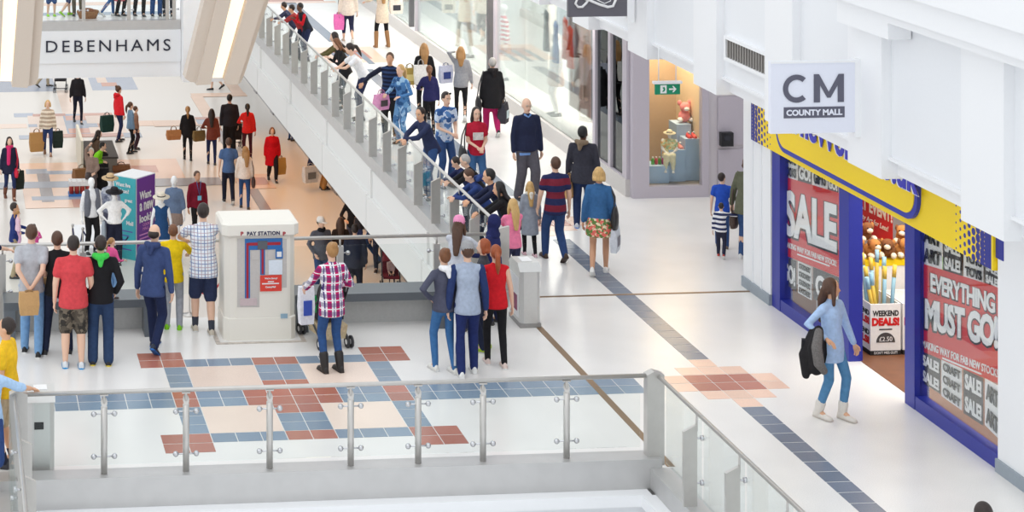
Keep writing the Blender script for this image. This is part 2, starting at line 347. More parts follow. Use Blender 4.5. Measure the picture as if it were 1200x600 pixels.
# ---- slanted beams with a light strip
BEI = mat('beige_beam', (210, 197, 184), .6, var=.02); GLOW = mat('warm_light_strip', (255, 236, 204), .5, var=.01, emit=.85)
def beam(label, edges, y, loc):
    t = thing('light_beam', label, 'beam', loc); top = -420
    def poly(e0, e1, bot, yy):   # e = (px at row 0, px at row 95)
        q = [(e0[0]+(e0[1]-e0[0])*top/95, top)] + bot + [(e1[0]+(e1[1]-e1[0])*top/95, top)]
        return [ony(px, py, yy)-Vector(loc) for px, py in q][::-1]
    for kind, e0, e1, bot, dy, dep in edges:
        MB().prism(poly(e0, e1, bot, y+dy), (0, dep, 0)).build(kind, GLOW if kind == 'light_strip' else BEI, t)
    return t
beam('slanted beige beam with a warm light strip right of the department store sign',
     [('outer_fin', (240, 217), (254, 231), [(217, 92), (223, 96), (231, 97)], .12, .5), ('fin', (253, 230), (272, 249), [(230, 100), (247, 99), (249, 90)], 0, .6), ('light_strip', (271, 248), (291, 265), [(248, 91), (265, 91)], .35, .06),
      ('fin', (290, 263), (310, 280), [(263, 94), (266, 99), (279, 99)], 0, .6), ('outer_fin', (309, 279), (317, 286), [(279, 99), (282, 97), (286, 88)], .14, .5)], 18, (3.6, 18, 0))
beam('slanted beige beam with a warm light strip at the left edge of the view',
     [('fin', (-14, -20), (4, 0), [(-20, 100), (0, 94)], 0, .5), ('light_strip', (3, -1), (22, 15), [(-1, 95), (15, 95)], .35, .06), ('fin', (21, 14), (41, 34), [(14, 102), (32, 103), (34, 99)], 0, .6), ('outer_fin', (40, 33), (52, 45), [(33, 101), (42, 99), (45, 90)], .12, .5)], 18, (-1, 18, 0))
# ---- lower hall shopfronts under the walkway
GREYF = mat('grey_frame', (150, 148, 150), .45, var=.03); DARKG = glassmat('tinted_glass', (.55, .55, .55)); TAN = mat('warm_shop_wall', (205, 176, 140), .7)
struct(bx((9.6, 4, ZL), (9.9, 60, -1.2)).build('wall_lower_shops', TAN))
for k in range(12):
    y = 6.0+k*3.6
    d = struct(bx((8.1, y, ZL), (8.5, y+.55, -1.2)).build('wall_pier', GREYF))
    wd = struct(bx((8.14, y+.55, ZL), (8.3, y+3.6, ZL+.28)).build('window_%d' % (k+1), GREYF)); bx((8.18, y+.55, ZL+.28), (8.19, y+3.6, -1.2)).build('pane', DARKG, wd); bx((8.12, y+2.0, ZL+.28), (8.22, y+2.08, -1.2)).build('mullion', GREYF, wd)
struct(bx((-14, 60, ZL), (14, 60.4, 0)).build('wall_lower_end', mat('pale_wall', (225, 215, 205), .7)))
# ================================================================== RIGHT HAND SHOPS
LIL = mat('lilac_grey_frame', (196, 189, 198), .45, var=.02); LILW = mat('lilac_grey_wall', (214, 208, 212), .6, var=.02)
DGL = glassmat('dark_shop_glass', (.16, .19, .21), 0, 1.2); SGL = glassmat('shop_glass', (.95, .97, .965), 0, .7); MULL = mat('dark_mullion', (92, 94, 98), .4, .3)
PLIN = mat('plinth_grey', (212, 208, 205), .45); PW = mat('shop_white', (246, 244, 240), .6, var=.01)
struct(bx((9.4, 7.75, 0), (9.7, 36, .3)).build('trim_10', PLIN))
wn = struct(bx((9.42, 9.55, 3.3), (9.6, 36, 3.6)).build('window_shopfront', LIL))
for y0, y1 in ((9.7, 11.95), (11.95, 14.2), (14.2, 16.4), (17.0, 20.4), (20.4, 23.9), (24.6, 30), (30, 36)): bx((9.48, y0+.01, .3), (9.492, y1-.01, 3.3)).build('pane', SGL, wn)
for y, m in ((9.62, LIL), (16.45, LIL), (17.0, MULL), (23.93, LIL), (24.6, MULL)): bx((9.44, y-.07, .3), (9.56, y+.07, 3.3)).build('mullion', m, wn)
wd = struct(bx((9.425, 7.99, 0), (9.6, 9.48, .32)).build('window_dark', LIL))
for y0, y1 in ((7.98, 8.62), (8.76, 9.5)): bx((9.47, y0, .32), (9.485, y1, 3.6)).build('pane', DGL, wd)
for y, h in ((8.69, .07), (7.87, .11), (9.52, .04)): bx((9.42, y-h, .0 if y != 8.69 else .321), (9.56, y+h, 3.6)).build('mullion', LIL, wd)
# corner window (faces the viewer)
ws = struct(MB().box((9.48, 7.6, 0), (9.78, 7.75, 3.6)).box((9.78, 7.6, 0), (10.86, 7.75, .2)).box((10.74, 7.6, .2), (10.86, 7.75, 3.6)).build('window_corner', LIL))
bx((9.78, 7.68, .2), (10.74, 7.692, 3.6)).build('pane', SGL, ws)
struct(bx((9.65, 9.2, 0), (10.9, 9.3, 3.6)).build('wall_window_back', mat('tan_curtain', (196, 170, 142), .8)))
struct(bx((10.86, 7.75, 0), (10.96, 9.2, 3.6)).build('wall_window_side', mat('cream_curtain', (228, 208, 176), .8)))
STEP = mat('pale_blue_plinth', (182, 208, 236), .6, var=.03)
PTOP = []
def dbox(px0, py0, px1, py1, yf, dep, label):
    a, b = ony(px0, py0, yf), ony(px1, py1, yf); PTOP.append(a.z+.002); return tag(bx((a.x, yf, .2 if b.z < .45 else b.z), (b.x, yf+dep, a.z)).build('display_plinth', STEP), label, 'plinth')
struct(bx((9.6, 7.75, 0), (10.86, 9.2, .2)).build('floor_window', mat('window_board', (150, 140, 132), .6)))
dbox(760, 195, 784, 213, 7.85, .4, 'low pale blue plinth with small bottles in the corner window'); dbox(784, 176, 803, 213, 7.95, .4, 'middle pale blue plinth under pink shoes in the corner window'); dbox(803, 163, 820, 212, 8.0, .3, 'tall pale blue plinth with red shoes at the window edge'); dbox(793, 146, 810, 213, 8.32, .4, 'top pale blue plinth under the pink soft toy')
# alcove
al = struct(MB().box((10.86, 7.7, 0), (13.5, 7.9, 4)).build('wall_alcove', LILW))
dr = struct(MB().box((11.05, 7.66, .9), (12.2, 7.7, 1.75)).box((11.05, 7.66, .1), (12.2, 7.7, .82)).box((11.05, 7.66, 1.85), (12.2, 7.7, 2.4)).build('door_1', LIL))
struct(bx((13.3, 2.4, 0), (13.5, 7.7, 4)).build('wall_alcove_end', LILW)); struct(bx((9.5, 2.33, 0), (13.4, 2.4, 4)).build('wall_alcove_side', LILW))
p = ony(852, 163, 7.6); b = tag(bx((p.x-.12, 7.55, p.z-.12), (p.x+.1, 7.66, p.z+.12)).build('card_reader', mat('black_plastic', (30, 30, 34), .4)), 'small black box mounted on the pale alcove door', 'wall box')
bx((p.x-.07, 7.54, p.z-.02), (p.x+.05, 7.55, p.z+.08)).build('screen', mat('dark_screen', (50, 52, 60), .2), b)
SKIRT = mat('blue_grey_skirting', (150, 160, 170), .5)
def pilaster(name, y0, y1):
    p = struct(MB().box((9.34, y0, 0), (9.6, y1, 6)).build(name, WHITE)); bx((9.31, y0-.01, 0), (9.36, y1+.01, .15)).build('skirting', SKIRT, p); bx((9.32, y0-.02, 0), (9.6, y0-.0, .15)).build('skirting', SKIRT, p)
    for f in (.3, .62): bx((9.325, y0+(y1-y0)*f, .15), (9.35, y0+(y1-y0)*f+.04, 6)).build('rib', WHITE2, p)
pilaster('wall_pilaster', 1.34, 2.33); pilaster('wall_pilaster', -9.5, -4.97)
# ---- discount shop
BLUE = mat('royal_blue_frame', (38, 48, 150), .4, var=.05); YEL = mat('sign_yellow', (250, 216, 20), .45, var=.02)
XP = 9.42
sf = struct(MB().box((9.36, -4.95, 0), (9.5, -2.98, .17)).box((9.36, -.86, 0), (9.5, 1.04, .17)).build('window_sale', BLUE))
for y0, y1 in ((1.05, 1.32), (-1.16, -.87), (-2.97, -2.72)): bx((9.355, y0, 0), (9.545, y1, 2.5)).build('frame_post', BLUE, sf)
for y0, y1 in ((-.87, 1.05), (-4.95, -2.97)): bx((9.43, y0, .17), (9.44, y1, 2.5)).build('pane', glassmat('poster_glass', (.98, .985, .985), 0, .22), sf)
WIRE_ = mat('thin_wire', (200, 200, 200), .4); RED = mat('sale_red', (214, 28, 32), .5, var=.05); RED2 = mat('sale_red_swash', (226, 52, 46), .5); DK = mat('poster_charcoal', (70, 68, 70), .6); PWH = mat('poster_white', (240, 240, 240), .6); PBK = mat('poster_ink', (25, 25, 28), .6)
def quad(name, m, pts, x, par, th=.004):
    return MB().prism([onx(px, py, x) for px, py in pts], (th, 0, 0)).build(name, m, par)
def textq(body, m, p0, p1, hpx, x, par, bold=.0, sp=1., shear=0, name='lettering'):
    a, b = onx(*p0, x), onx(*p1, x); c = onx(p0[0], p0[1]-hpx, x); d = b-a
    return text(body, m, frame(a, d, (0, 0, 1)), .3, par, name, bold, .002, d.length, abs(c.z-a.z), sp, shear)
X1, X2, X3 = 9.475, 9.468, 9.462
ps = tag(quad('window_poster', RED, [(917, 206.5), (986, 227), (986, 326), (917, 298)], X1, None), 'red poster lettered SALE behind the first shop window', 'poster')
quad('swash', RED2, [(917, 262), (986, 250), (986, 268), (917, 280)], X1-.003, ps)
textq('SALE', PBK, (917.5, 277), (981.5, 300), 57, X2, ps, .022); textq('SALE', PWH, (919, 275), (980.5, 297), 54, X3, ps, .012)
textq('MAKING WAY FOR FAB NEW STOCK!', PWH, (920, 289), (980, 312.5), 6.5, X2, ps, .006); quad('print_bar', PWH, [(934, 297), (972, 311), (972, 312.6), (934, 298.6)], X2, ps)
pe = tag(quad('window_poster', RED, [(1079, 308.5), (1177, 339), (1177, 453), (1079, 411)], X1, None), 'red poster lettered EVERYTHING MUST GO in the nearer shop window', 'poster')
quad('swash', RED2, [(1079, 352), (1177, 345), (1177, 362), (1079, 376)], X1-.003, pe)
textq('EVERYTHING', PBK, (1089.5, 343), (1167, 370), 24, X2, pe, .02, .9); textq('EVERYTHING', PWH, (1090.6, 341.5), (1166, 368), 22, X3, pe, .01, .9)
textq('MUST GO!', PBK, (1082.5, 387), (1170.5, 412.2), 39, X2, pe, .022, .9); textq('MUST GO!', PWH, (1084, 385), (1169.5, 409.3), 36, X3, pe, .014, .9)
textq('MAKING WAY FOR FAB NEW STOCK!', PWH, (1081, 407), (1169, 442.5), 9, X2, pe, .006); quad('print_bar', PWH, [(1104, 418.5), (1150, 437.5), (1150, 439.5), (1104, 420.5)], X2, pe)
def block(c0, c1, top, bot, dark, lines, label):
    """one paper strip: top/bot give the pixel row at its left and right edge"""
    o = tag(quad('paper_strip', DK if dark else PWH, [(c0, top[0]), (c1, top[1]), (c1, bot[1]), (c0, bot[0])], X1+.008, None), label, 'poster')
    n = len(lines)
    for k, s in enumerate(lines):
        f = (k+.86)/n; w = (c1-c0)*.08
        textq(s, PWH if dark else PBK, (c0+w, top[0]+(bot[0]-top[0])*f+(top[1]-top[0])*.08), (c1-w, top[1]+(bot[1]-top[1])*f-(top[1]-top[0])*.08), (bot[0]-top[0])/n*.7, X2, o, .012, .95)
block(918, 934, (160, 168), (207, 212), 0, ['BOOKS', 'BOOKS', 'BOOKS'], 'white paper strip reading BOOKS above the SALE poster'); block(935, 951, (168, 176), (212, 217), 1, ['MUST', 'GO!'], 'dark paper strip reading MUST GO above letter A of SALE')
block(952, 969, (177, 186), (217, 222), 0, ['GIFTS', 'GIFTS'], 'white paper strip reading GIFTS above letter L of SALE'); block(970, 982, (190, 200), (222, 227), 1, ['MUST', 'GO!'], 'dark paper strip reading MUST GO above letter E of SALE')
block(917, 933, (299, 306), (330, 342), 1, ['GO!'], 'dark paper strip reading GO below letter S of SALE'); block(935, 951, (306, 313), (343, 352), 0, ['STATIONERY']*4, 'white paper strip reading STATIONERY below the SALE poster'); block(953, 985, (313, 326), (350, 366), 1, ['GO!'], 'dark paper strip reading GO behind the long haired shopper')
block(1080, 1104, (262, 272), (309, 316), 0, ['ART', 'ART'], 'white paper strip reading ART above EVERYTHING'); block(1105, 1127, (276, 286), (317, 324), 1, ['SALE!', 'SALE!'], 'dark paper strip reading SALE left of the TOYS strip')
block(1129, 1152, (292, 302), (324, 332), 0, ['TOYS', 'TOYS'], 'white paper strip reading TOYS above EVERYTHING'); block(1154, 1171, (304, 314), (332, 340), 1, ['SALE!', 'SALE!'], 'dark paper strip reading SALE right of the TOYS strip')
block(1079, 1102, (411, 421), (447, 462), 1, ['SALE!', 'SALE!'], 'dark paper strip reading SALE left of the CRAFT strip'); block(1103, 1127, (421, 432), (464, 481), 0, ['CRAFT']*3, 'white paper strip reading CRAFT below MUST GO')
block(1129, 1152, (432, 443), (484, 499), 1, ['SALE!', 'SALE!'], 'dark paper strip reading SALE between CRAFT and ART'); block(1154, 1171, (443, 453), (498, 515), 0, ['ART', 'ART'], 'white paper strip reading ART at the lower right of the window')
# shop name sign
def dotmat(name, flip):
    m, nt, b = nodemat(name); v, s = coords(nt); per = .1
    fy = math_(nt, 'SUBTRACT', math_(nt, 'FRACT', math_(nt, 'MULTIPLY', s[1], 1/per)), .5)
    row = math_(nt, 'FLOOR', math_(nt, 'MULTIPLY', s[1], 1/per)); fz = math_(nt, 'SUBTRACT', math_(nt, 'FRACT', math_(nt, 'ADD', math_(nt, 'MULTIPLY', s[2], 1/per), math_(nt, 'MULTIPLY', row, .5))), .5)
    d = math_(nt, 'SQRT', math_(nt, 'ADD', math_(nt, 'MULTIPLY', fy, fy), math_(nt, 'MULTIPLY', fz, fz)))
    r = math_(nt, 'MULTIPLY_ADD', s[1], flip, .1)       # dots swell towards the end of the board
    nt.links.new(mixc(nt, math_(nt, 'LESS_THAN', d, r), lin((250, 216, 20)), lin((36, 44, 140))), b.inputs['Base Color']); b.inputs['Roughness'].default_value = .45; return m
sg = thing('shop_sign', 'long yellow shop sign with rounded blue outline and halftone dots', 'sign', (9.3, -1.5, 2.3))
bx((0, -2.55, -.03), (.12, 2.7, .85)).build('board', YEL, sg)
o = bx((0, 0, -.03), (.12, .75, .85)).build('dotted_end', dotmat('dots_far', .75), sg); o.location = (0, 2.7, .0)
o = bx((0, -.85, -.03), (.12, 0, .85)).build('dotted_end', dotmat('dots_near', -.75), sg); o.location = (0, -2.55, 0)
bx((.0, -3.44, -.03), (.12, -3.4, .85)).build('end_cap', YEL, sg); bx((.03, -3.6, .12), (.14, -3.44, .85)).build('end_box', BLUE, sg)
def rounded(y0, y1, z0, z1, r, x):
    pts = []
    for cy, cz, a0 in ((y0+r, z0+r, pi), (y1-r, z0+r, 1.5*pi), (y1-r, z1-r, 0), (y0+r, z1-r, .5*pi)): pts += [Vector((x, cy+r*cos(a0+k*pi/16), cz+r*sin(a0+k*pi/16))) for k in range(9)]
    return pts
SBL = mat('sign_blue', (38, 52, 168), .4, var=.03)
MB().prism(rounded(-1.75, 2.45, .06, 1.0, .3, -.05), (.06, 0, 0)).build('name_outline', SBL, sg); MB().prism(rounded(-1.68, 2.38, .13, .93, .25, -.06), (.02, 0, 0)).build('name_panel', YEL, sg)
for x_, m_, bo_, e_ in ((9.232, mat('halo_white', (244, 244, 246), .4), .03, 0.), (9.222, mat('letter_blue', (46, 46, 190), .4, var=.03), .014, .8)):
    p0_, p1_ = onx(925+e_, 154.2-e_*.4, x_), onx(1077-e_, 237.4-e_, x_); text('TheWorks.co.uk', m_, frame(p0_-sg.location, (0, -1, 0), (0, 0, 1)), .5, sg, bold=bo_, extrude=.004, width=p0_.y-p1_.y, height=.46)
# shop interior
struct(bx((9.52, -4.95, .002), (13.4, 2.3, .006)).build('floor_shop', mat('brown_wood_floor', (128, 84, 58), .4, var=.15, scale=6)))
struct(bx((12.9, -9, 0), (13.1, 2.33, 4)).build('wall_shop_back', mat('shop_back_wall', (196, 186, 178), .7)))
struct(bx((9.7, -9, 3.0), (13.4, 2.33, 3.1)).build('ceiling_shop', PW))
pb = onz(1020, 417, 0)
def bin_box(x0, label):
    t = thing('cardboard_bin', label, 'box', (x0, pb.y, .006)); w, d, h = .42, .62, .68
    MB().box((0, 0, 0), (w, .02, h)).box((0, d-.02, 0), (w, d, h)).box((0, .02, 0), (.02, d-.02, h)).box((w-.02, .02, 0), (w, d-.02, h)).box((.02, .02, 0), (w-.02, d-.02, .4)).build('carton', PWH, t)
    bx((-.004, -.006, 0), (w, .0, .06)).build('black_band', PBK, t); bx((-.006, 0, 0), (-.002, d, .06)).build('black_band', PBK, t)
    text('WEEKEND', PBK, frame((.03, -.004, .52), *FACE_CAM), .1, t, bold=.003, width=w-.06, height=.075); text('DEALS!', RED, frame((.02, -.004, .39), *FACE_CAM), .1, t, bold=.006, width=w-.04, height=.11)
    MB().prism([(w/2+.13*cos(a), -.006, .17+.13*sin(a)) for a in [k*pi/12 for k in range(13)]], (0, .004, 0)).build('price_badge', DK, t); text('£2.50', PWH, frame((w/2-.09, -.008, .185), *FACE_CAM), .1, t, width=.18, height=.06); bx((.12, -.005, .335), (.3, -.001, .35)).build('print_bar', PBK, t)
    text("DON'T MISS OUT!", PWH, frame((.05, -.008, .015), *FACE_CAM), .05, t, width=w-.1, height=.035)
    if x0 < pb.x+.1:
        for z in (.4, .14): text('WEEKEND', PBK, frame((-.004, d-.03, z+.12), *FACE_HALL), .1, t, bold=.003, width=d-.06, height=.07); text('DEALS!', RED, frame((-.004, d-.03, z), *FACE_HALL), .1, t, bold=.006, width=d-.06, height=.1)
    return t
bin_box(pb.x, 'white cardboard bin lettered WEEKEND DEALS holding wrapping paper rolls'); bin_box(pb.x+.45, 'second white WEEKEND DEALS bin half hidden by the blue door post')
ROLB = mat('roll_pale_blue', (160, 205, 226), .5, var=.12, scale=9); ROLY = mat('roll_yellow', (240, 206, 90), .5, var=.1, scale=9)
for k, (dx, dy, lx, ly, ln, m) in enumerate([(.12, .12, -.16, -.02, .62, ROLY), (.13, .22, -.11, 0, .72, ROLB), (.15, .1, -.1, .04, .66, ROLY), (.2, .3, -.03, .05, .8, ROLB), (.24, .12, .02, .0, .74, ROLB), (.29, .25, .05, .06, .82, ROLY), (.34, .12, .06, 0, .76, ROLB), (.17, .42, -.07, .04, .84, ROLB), (.3, .45, .03, .05, .86, ROLY)]):
    a = Vector((pb.x+dx, pb.y+dy, .41)); d = Vector((lx, ly, .8)).normalized()
    r = thing('wrapping_roll', '%s paper roll in the WEEKEND DEALS bin, %s' % ('yellow' if m is ROLY else 'pale blue', ['leftmost and most tilted', 'second from the left at the front', 'third from the left at the front', 'in the middle of the bin', 'front row right of the middle', 'second from the right', 'rightmost in the front row', 'at the back left', 'tallest at the back right'][k]), 'paper roll', a, 0, 'wrapping paper rolls')
    MB().tube([(0, 0, 0), d*ln], .026, 10).build('sheet', m, r); MB().tube([d*(ln-.16), d*(ln+.002)], .0275, 10).build('end_wrap', ROLY if m is ROLB else ROLB, r)
TED = [mat('teddy_caramel', (186, 126, 66), .9, bmp=.4), mat('teddy_brown', (130, 82, 48), .9, bmp=.4)]; CRM = mat('teddy_cream', (238, 224, 200), .9, bmp=.3); EYE = mat('eye_black', (18, 16, 16), .2)
tb = thing('display_bin', 'white display bin piled with soft toys behind the paper rolls', 'bin', (pb.x-.1, pb.y+.75, 0)); bx((0, 0, 0), (1.1, .7, 1.05)).build('carton', PWH, tb); bx((-.01, -.01, .98), (1.11, .71, 1.06)).build('rim', YEL, tb)
tpos = ['at the far left of the heap', 'second along the front of the heap', 'at the middle of the heap', 'right of the middle of the heap', 'at the far right of the heap', 'upper left on top of the heap', 'top middle of the heap', 'upper right on top of the heap', 'at the right beside the wire rack']
for k in range(9):
    x = pb.x-.02+.22*(k % 5); y = pb.y+.82+.2*(k//5); z = 1.075+.18*(k//5)
    if k == 8: x, y, z = pb.x+.92, pb.y+.95, 1.22
    t = thing('soft_toy', '%s plush puppy %s of soft toys' % ('caramel' if k % 2 == 0 else 'brown', tpos[k].replace(' of the heap', ' of the pile') if 'heap' in tpos[k] else tpos[k]), 'soft toy', (x, y, z), random.uniform(-.6, .6), 'plush puppies in the shop'); m = TED[k % 2]
    MB().ball((0, .05, .09), (.1, .1, .1)).build('body', m, t); h = MB().ball((0, -.05, .19), (.085, .08, .08)).build('head', m, t); MB().ball((0, -.12, .17), (.045, .04, .035)).build('muzzle', CRM, h)
    for s in (-1, 1): MB().ball((s*.075, -.03, .22), (.025, .03, .045)).build('ear', TED[1-k % 2], h); MB().ball((s*.03, -.125, .205), .011, 8, 5).build('eye', EYE, h); MB().ball((s*.08, -.08, .05), (.04, .06, .04)).build('paw', CRM, t)
bn = tag(quad('hanging_banner', RED, [(1000, 240), (1046, 262), (1046, 288), (1022, 277), (1000, 262)], 10.6, None), 'red hanging banner lettered ART EVENT above the soft toys', 'banner')
quad('heading_panel', RED, [(1000, 214), (1046, 238), (1046, 262), (1000, 240)], 10.6, bn)
textq('ART EVENT!', PWH, (1000.5, 240), (1045.5, 262), 15, 10.59, bn, .01); textq('Quality Art for Less!', PWH, (1000.5, 253), (1041, 274), 8, 10.59, bn, .003, 1, .2)
for px in (1004, 1042): q = onx(px, 216+(px-1000)*.5, 10.6); MB().tube([q, (q.x, q.y, 3.0)], .005, 6).build('hanging_wire', WIRE_, bn)
sh = thing('shelf_unit', 'wooden shelving with toy boxes at the back of the discount shop', 'shelf', (12.2, -4.6, 0)); WOOD = mat('shelf_wood', (170, 150, 130), .6)
for z in (.3, .75, 1.2, 1.65, 2.1): bx((0, 0, z), (.6, 6.6, z+.04)).build('shelf_board', WOOD, sh)
for y in (0, 2.2, 4.4, 6.56): bx((0, y, 0), (.6, y+.04, 2.4)).build('upright', WOOD, sh)
bcol = [(210, 60, 50), (60, 120, 190), (240, 200, 60), (70, 160, 90), (230, 230, 230), (150, 80, 150)]; spot = ['bottom', 'second', 'middle', 'fourth', 'top']
cn = ['red', 'blue', 'yellow', 'green', 'white', 'purple']
for k in range(15):
    lv, q = k % 5, k//5; y = -3.0+.9*q; c = (k*7+q) % 6
    b = tag(bx((12.25, y, .342+.45*lv), (12.5, y+.5, .342+.45*lv+random.uniform(.22, .36))).build('toy_box', mat('box_%d' % c, bcol[c], .5, var=.2, scale=5)), '%s toy box on the %s shop shelf, %s' % (cn[c], spot[lv], ['nearest the viewer', 'middle of three', 'farthest from the viewer'][q]), 'box', 'boxes on the shop shelves')
rk = thing('wire_rack', 'white wire rack holding small colourful packs inside the shop door', 'rack', (pb.x+1.06, pb.y+.66, 0)); WIR = mat('white_wire', (235, 235, 235), .4)
for s in (0, .4):
    for y in (0, .4): MB().tube([(s, y, 0), (s, y, 1.15)], .01, 6).build('leg', WIR, rk)
for z in (.7, .9, 1.12):
    m = MB()
    for k in range(6): m.tube([(.08*k, 0, z), (.08*k, .4, z)], .005, 5).tube([(0, .08*k, z), (.4, .08*k, z)], .005, 5)
    m.build('basket', WIR, rk)
for k in range(6): bx((.03+.12*(k % 3), .06, .71+.2*(k//3)), (.13+.12*(k % 3), .3, .86+.2*(k//3))).build('pack', mat('pack_%d' % (k % 3), [(220, 60, 130), (60, 160, 200), (120, 190, 80)][k % 3], .4), rk)
# ---- white bulkhead over the shopfronts
bk = struct(bx((8.95, -16, 3.0), (9.4, 36, 7.5)).build('wall_bulkhead', WHITE))
PY = [4.42+2.93*k for k in range(1, 11)] + [4.42, 1.51, -1.12, -3.66, -6.45, -9.2, -12]
for y in sorted(PY):
    bx((8.6, y, 3.02), (8.96, y+.9, 7.5)).build('pier', WHITE, bk)
PYs = sorted(PY)
for a, b in zip(PYs[:-1], PYs[1:]):
    bx((8.72, a+.9, 3.27), (8.96, b, 7.5)).build('panel', WHITE2, bk); bx((8.8, a+.9, 3.06), (8.96, b, 3.27)).build('recessed_strip', WHITE, bk); bx((8.68, a+.9, 3.25), (8.96, b, 3.29)).build('bead', WHITE, bk)
bx((8.3, -16, 5.1), (8.9, -2.75, 5.4)).build('cornice', WHITE, bk); bx((8.4, -16, 4.98), (8.9, -4.2, 5.1)).build('cornice', WHITE, bk); bx((8.42, -4.2, 4.78), (8.7, -2.85, 5.1)).build('bracket', WHITE, bk); bx((8.2, -16, 5.4), (8.9, -2.7, 7.5)).build('upper_panel', WHITE, bk)
vt = thing('air_vent', 'white framed air vent with dark vertical slats in the bulkhead', 'vent', (8.7, .56, 3.74))
MB().box((-.05, -.8, .13), (.03, .8, .18)).box((-.05, -.8, -.18), (.03, .8, -.13)).box((-.05, -.8, -.13), (.03, -.74, .13)).box((-.05, .74, -.13), (.03, .8, .13)).build('frame', WHITE, vt); bx((.0, -.74, -.13), (.012, .74, .13)).build('backing', mat('vent_dark', (70, 68, 68), .7), vt)
sm = bx((-.035, -.015, -.13), (.0, .015, .13)).mesh('slat'); sm.materials.append(mat('vent_slat', (150, 146, 142), .5))
for k in range(16): o = link('slat', sm, vt); o.location = (0, -.7+.0933*k, 0)
# blade signs
CMY = -3.1
a, b = ony(905, 155, CMY), ony(1000, 73, CMY)
cs = thing('blade_sign', 'white square blade sign lettered CM COUNTY MALL', 'sign', (a.x, CMY, a.z)); w_, h_ = b.x-a.x, b.z-a.z; GRY = mat('sign_grey', (92, 92, 108), .5)
bx((-.02, 0, -.02), (w_+.02, .07, h_+.02)).build('panel', mat('sign_pale', (228, 231, 243), .5, var=.01), cs); bx((w_+.02, -.01, -.08), (w_+.12, .12, h_+.04)).build('mounting', WHITE, cs); bx((-.02, -.01, h_), (w_+.02, .0, h_+.03)).build('rim', WHITE, cs)
bx((w_+.12, .02, .1), (8.65-a.x, .08, .2)).build('arm', WHITE, cs); bx((w_+.12, .02, h_-.2), (8.65-a.x, .08, h_-.1)).build('arm', WHITE, cs)
cr, ct = h_*.205, h_*.075; ccx, ccz = w_*.13+cr, h_*.63
MB().rings([[(ccx+(cr+q*ct/2-ct/2)*cos(a_), yy_, ccz+(cr+q*ct/2-ct/2)*sin(a_)) for q, yy_ in ((-1, -.01), (1, -.01), (1, -.002), (-1, -.002))] for a_ in [radians(48+k*264/24) for k in range(25)]], sm=False).build('lettering', GRY, cs)
mx, mw_, z0_, z1_, st_ = w_*.51, w_*.37, h_*.425, h_*.835, w_*.075
MB().prism([(mx+a_, -.01, z_) for a_, z_ in ((0, z0_), (st_, z0_), (st_, z0_+(z1_-z0_)*.62), (mw_/2-.02, z0_+(z1_-z0_)*.16), (mw_/2+.02, z0_+(z1_-z0_)*.16), (mw_-st_, z0_+(z1_-z0_)*.62), (mw_-st_, z0_), (mw_, z0_), (mw_, z1_), (mw_-st_*.85, z1_), (mw_/2, z0_+(z1_-z0_)*.36), (st_*.85, z1_), (0, z1_))], (0, .008, 0)).build('lettering', GRY, cs); bx((w_*.14, -.006, h_*.2), (w_*.89, -.001, h_*.36)).build('name_band', GRY, cs)
text('COUNTY MALL', mat('sign_pale', (0, 0, 0)), frame((w_*.17, -.009, h_*.235), *FACE_CAM), .1, cs, bold=.004, width=w_*.69, height=h_*.09)
a, b = ony(666, 20, 4.9), ony(735, -70, 4.9)
gs = thing('blade_sign', 'dark grey blade sign with a white looping script emblem', 'sign', (a.x, 4.9, a.z)); w_ = b.x-a.x
bx((0, 0, 0), (w_, .08, b.z-a.z)).build('panel', mat('sign_slate', (98, 96, 104), .5, var=.01), gs); bx((w_, 0, -.1), (w_+.12, .1, 1.0)).build('mounting', WHITE, gs); bx((w_+.12, .02, .3), (8.66-a.x, .06, .4)).build('arm', WHITE, gs)
def L2(px, py): q = ony(px, py, 4.9); return (q.x-a.x, -.015, q.z-a.z)
MB().tube([L2(*q) for q in [(684, -4), (676, -1), (674, 4), (677, 8), (682, 8), (687, 3), (691, -4), (694, -14)]], .02, 8).tube([L2(*q) for q in [(678, -4), (690, 0), (702, 5), (712, 8), (718, 7), (721, 0), (724, -12)]], .022, 8).tube([L2(*q) for q in [(696, -2), (708, 4), (715, 1), (717, -8)]], .008, 8).build('emblem', PWH, gs)
a, b = ony(768, 111, 4.0), ony(797, 98, 4.0)
es = thing('exit_sign', 'green hanging emergency exit sign with running figure and arrow', 'sign', (a.x, 4.0, a.z)); w_, h_ = b.x-a.x, b.z-a.z
bx((0, 0, 0), (w_, .04, h_)).build('panel', mat('exit_green', (0, 128, 92), .4, emit=.15), es); bx((-.03, -.02, h_), (w_+.03, .06, h_+.04)).build('housing', WHITE, es)
for x in (.06, w_-.06): MB().tube([(x, .02, h_+.04), (x, .02, 3.3-a.z)], .008, 6).build('hanger', WHITE, es)
z = h_*.5; bx((w_*.2, -.006, h_*.12), (w_*.45, -.001, h_*.88)).build('door_symbol', PWH, es); MB().prism([(w_*.27, -.008, z*.5), (w_*.33, -.008, z), (w_*.28, -.008, z*1.3), (w_*.36, -.008, z*1.45), (w_*.4, -.008, z*1.0), (w_*.36, -.008, z*.6)], (0, .002, 0)).build('figure_symbol', MATS['exit_green'], es)
MB().prism([(w_*.55, -.006, z-.012), (w_*.74, -.006, z-.012), (w_*.68, -.006, z-.05), (w_*.73, -.006, z-.05), (w_*.85, -.006, z), (w_*.73, -.006, z+.05), (w_*.68, -.006, z+.05), (w_*.74, -.006, z+.012), (w_*.55, -.006, z+.012)], (0, .003, 0)).build('arrow_symbol', PWH, es)
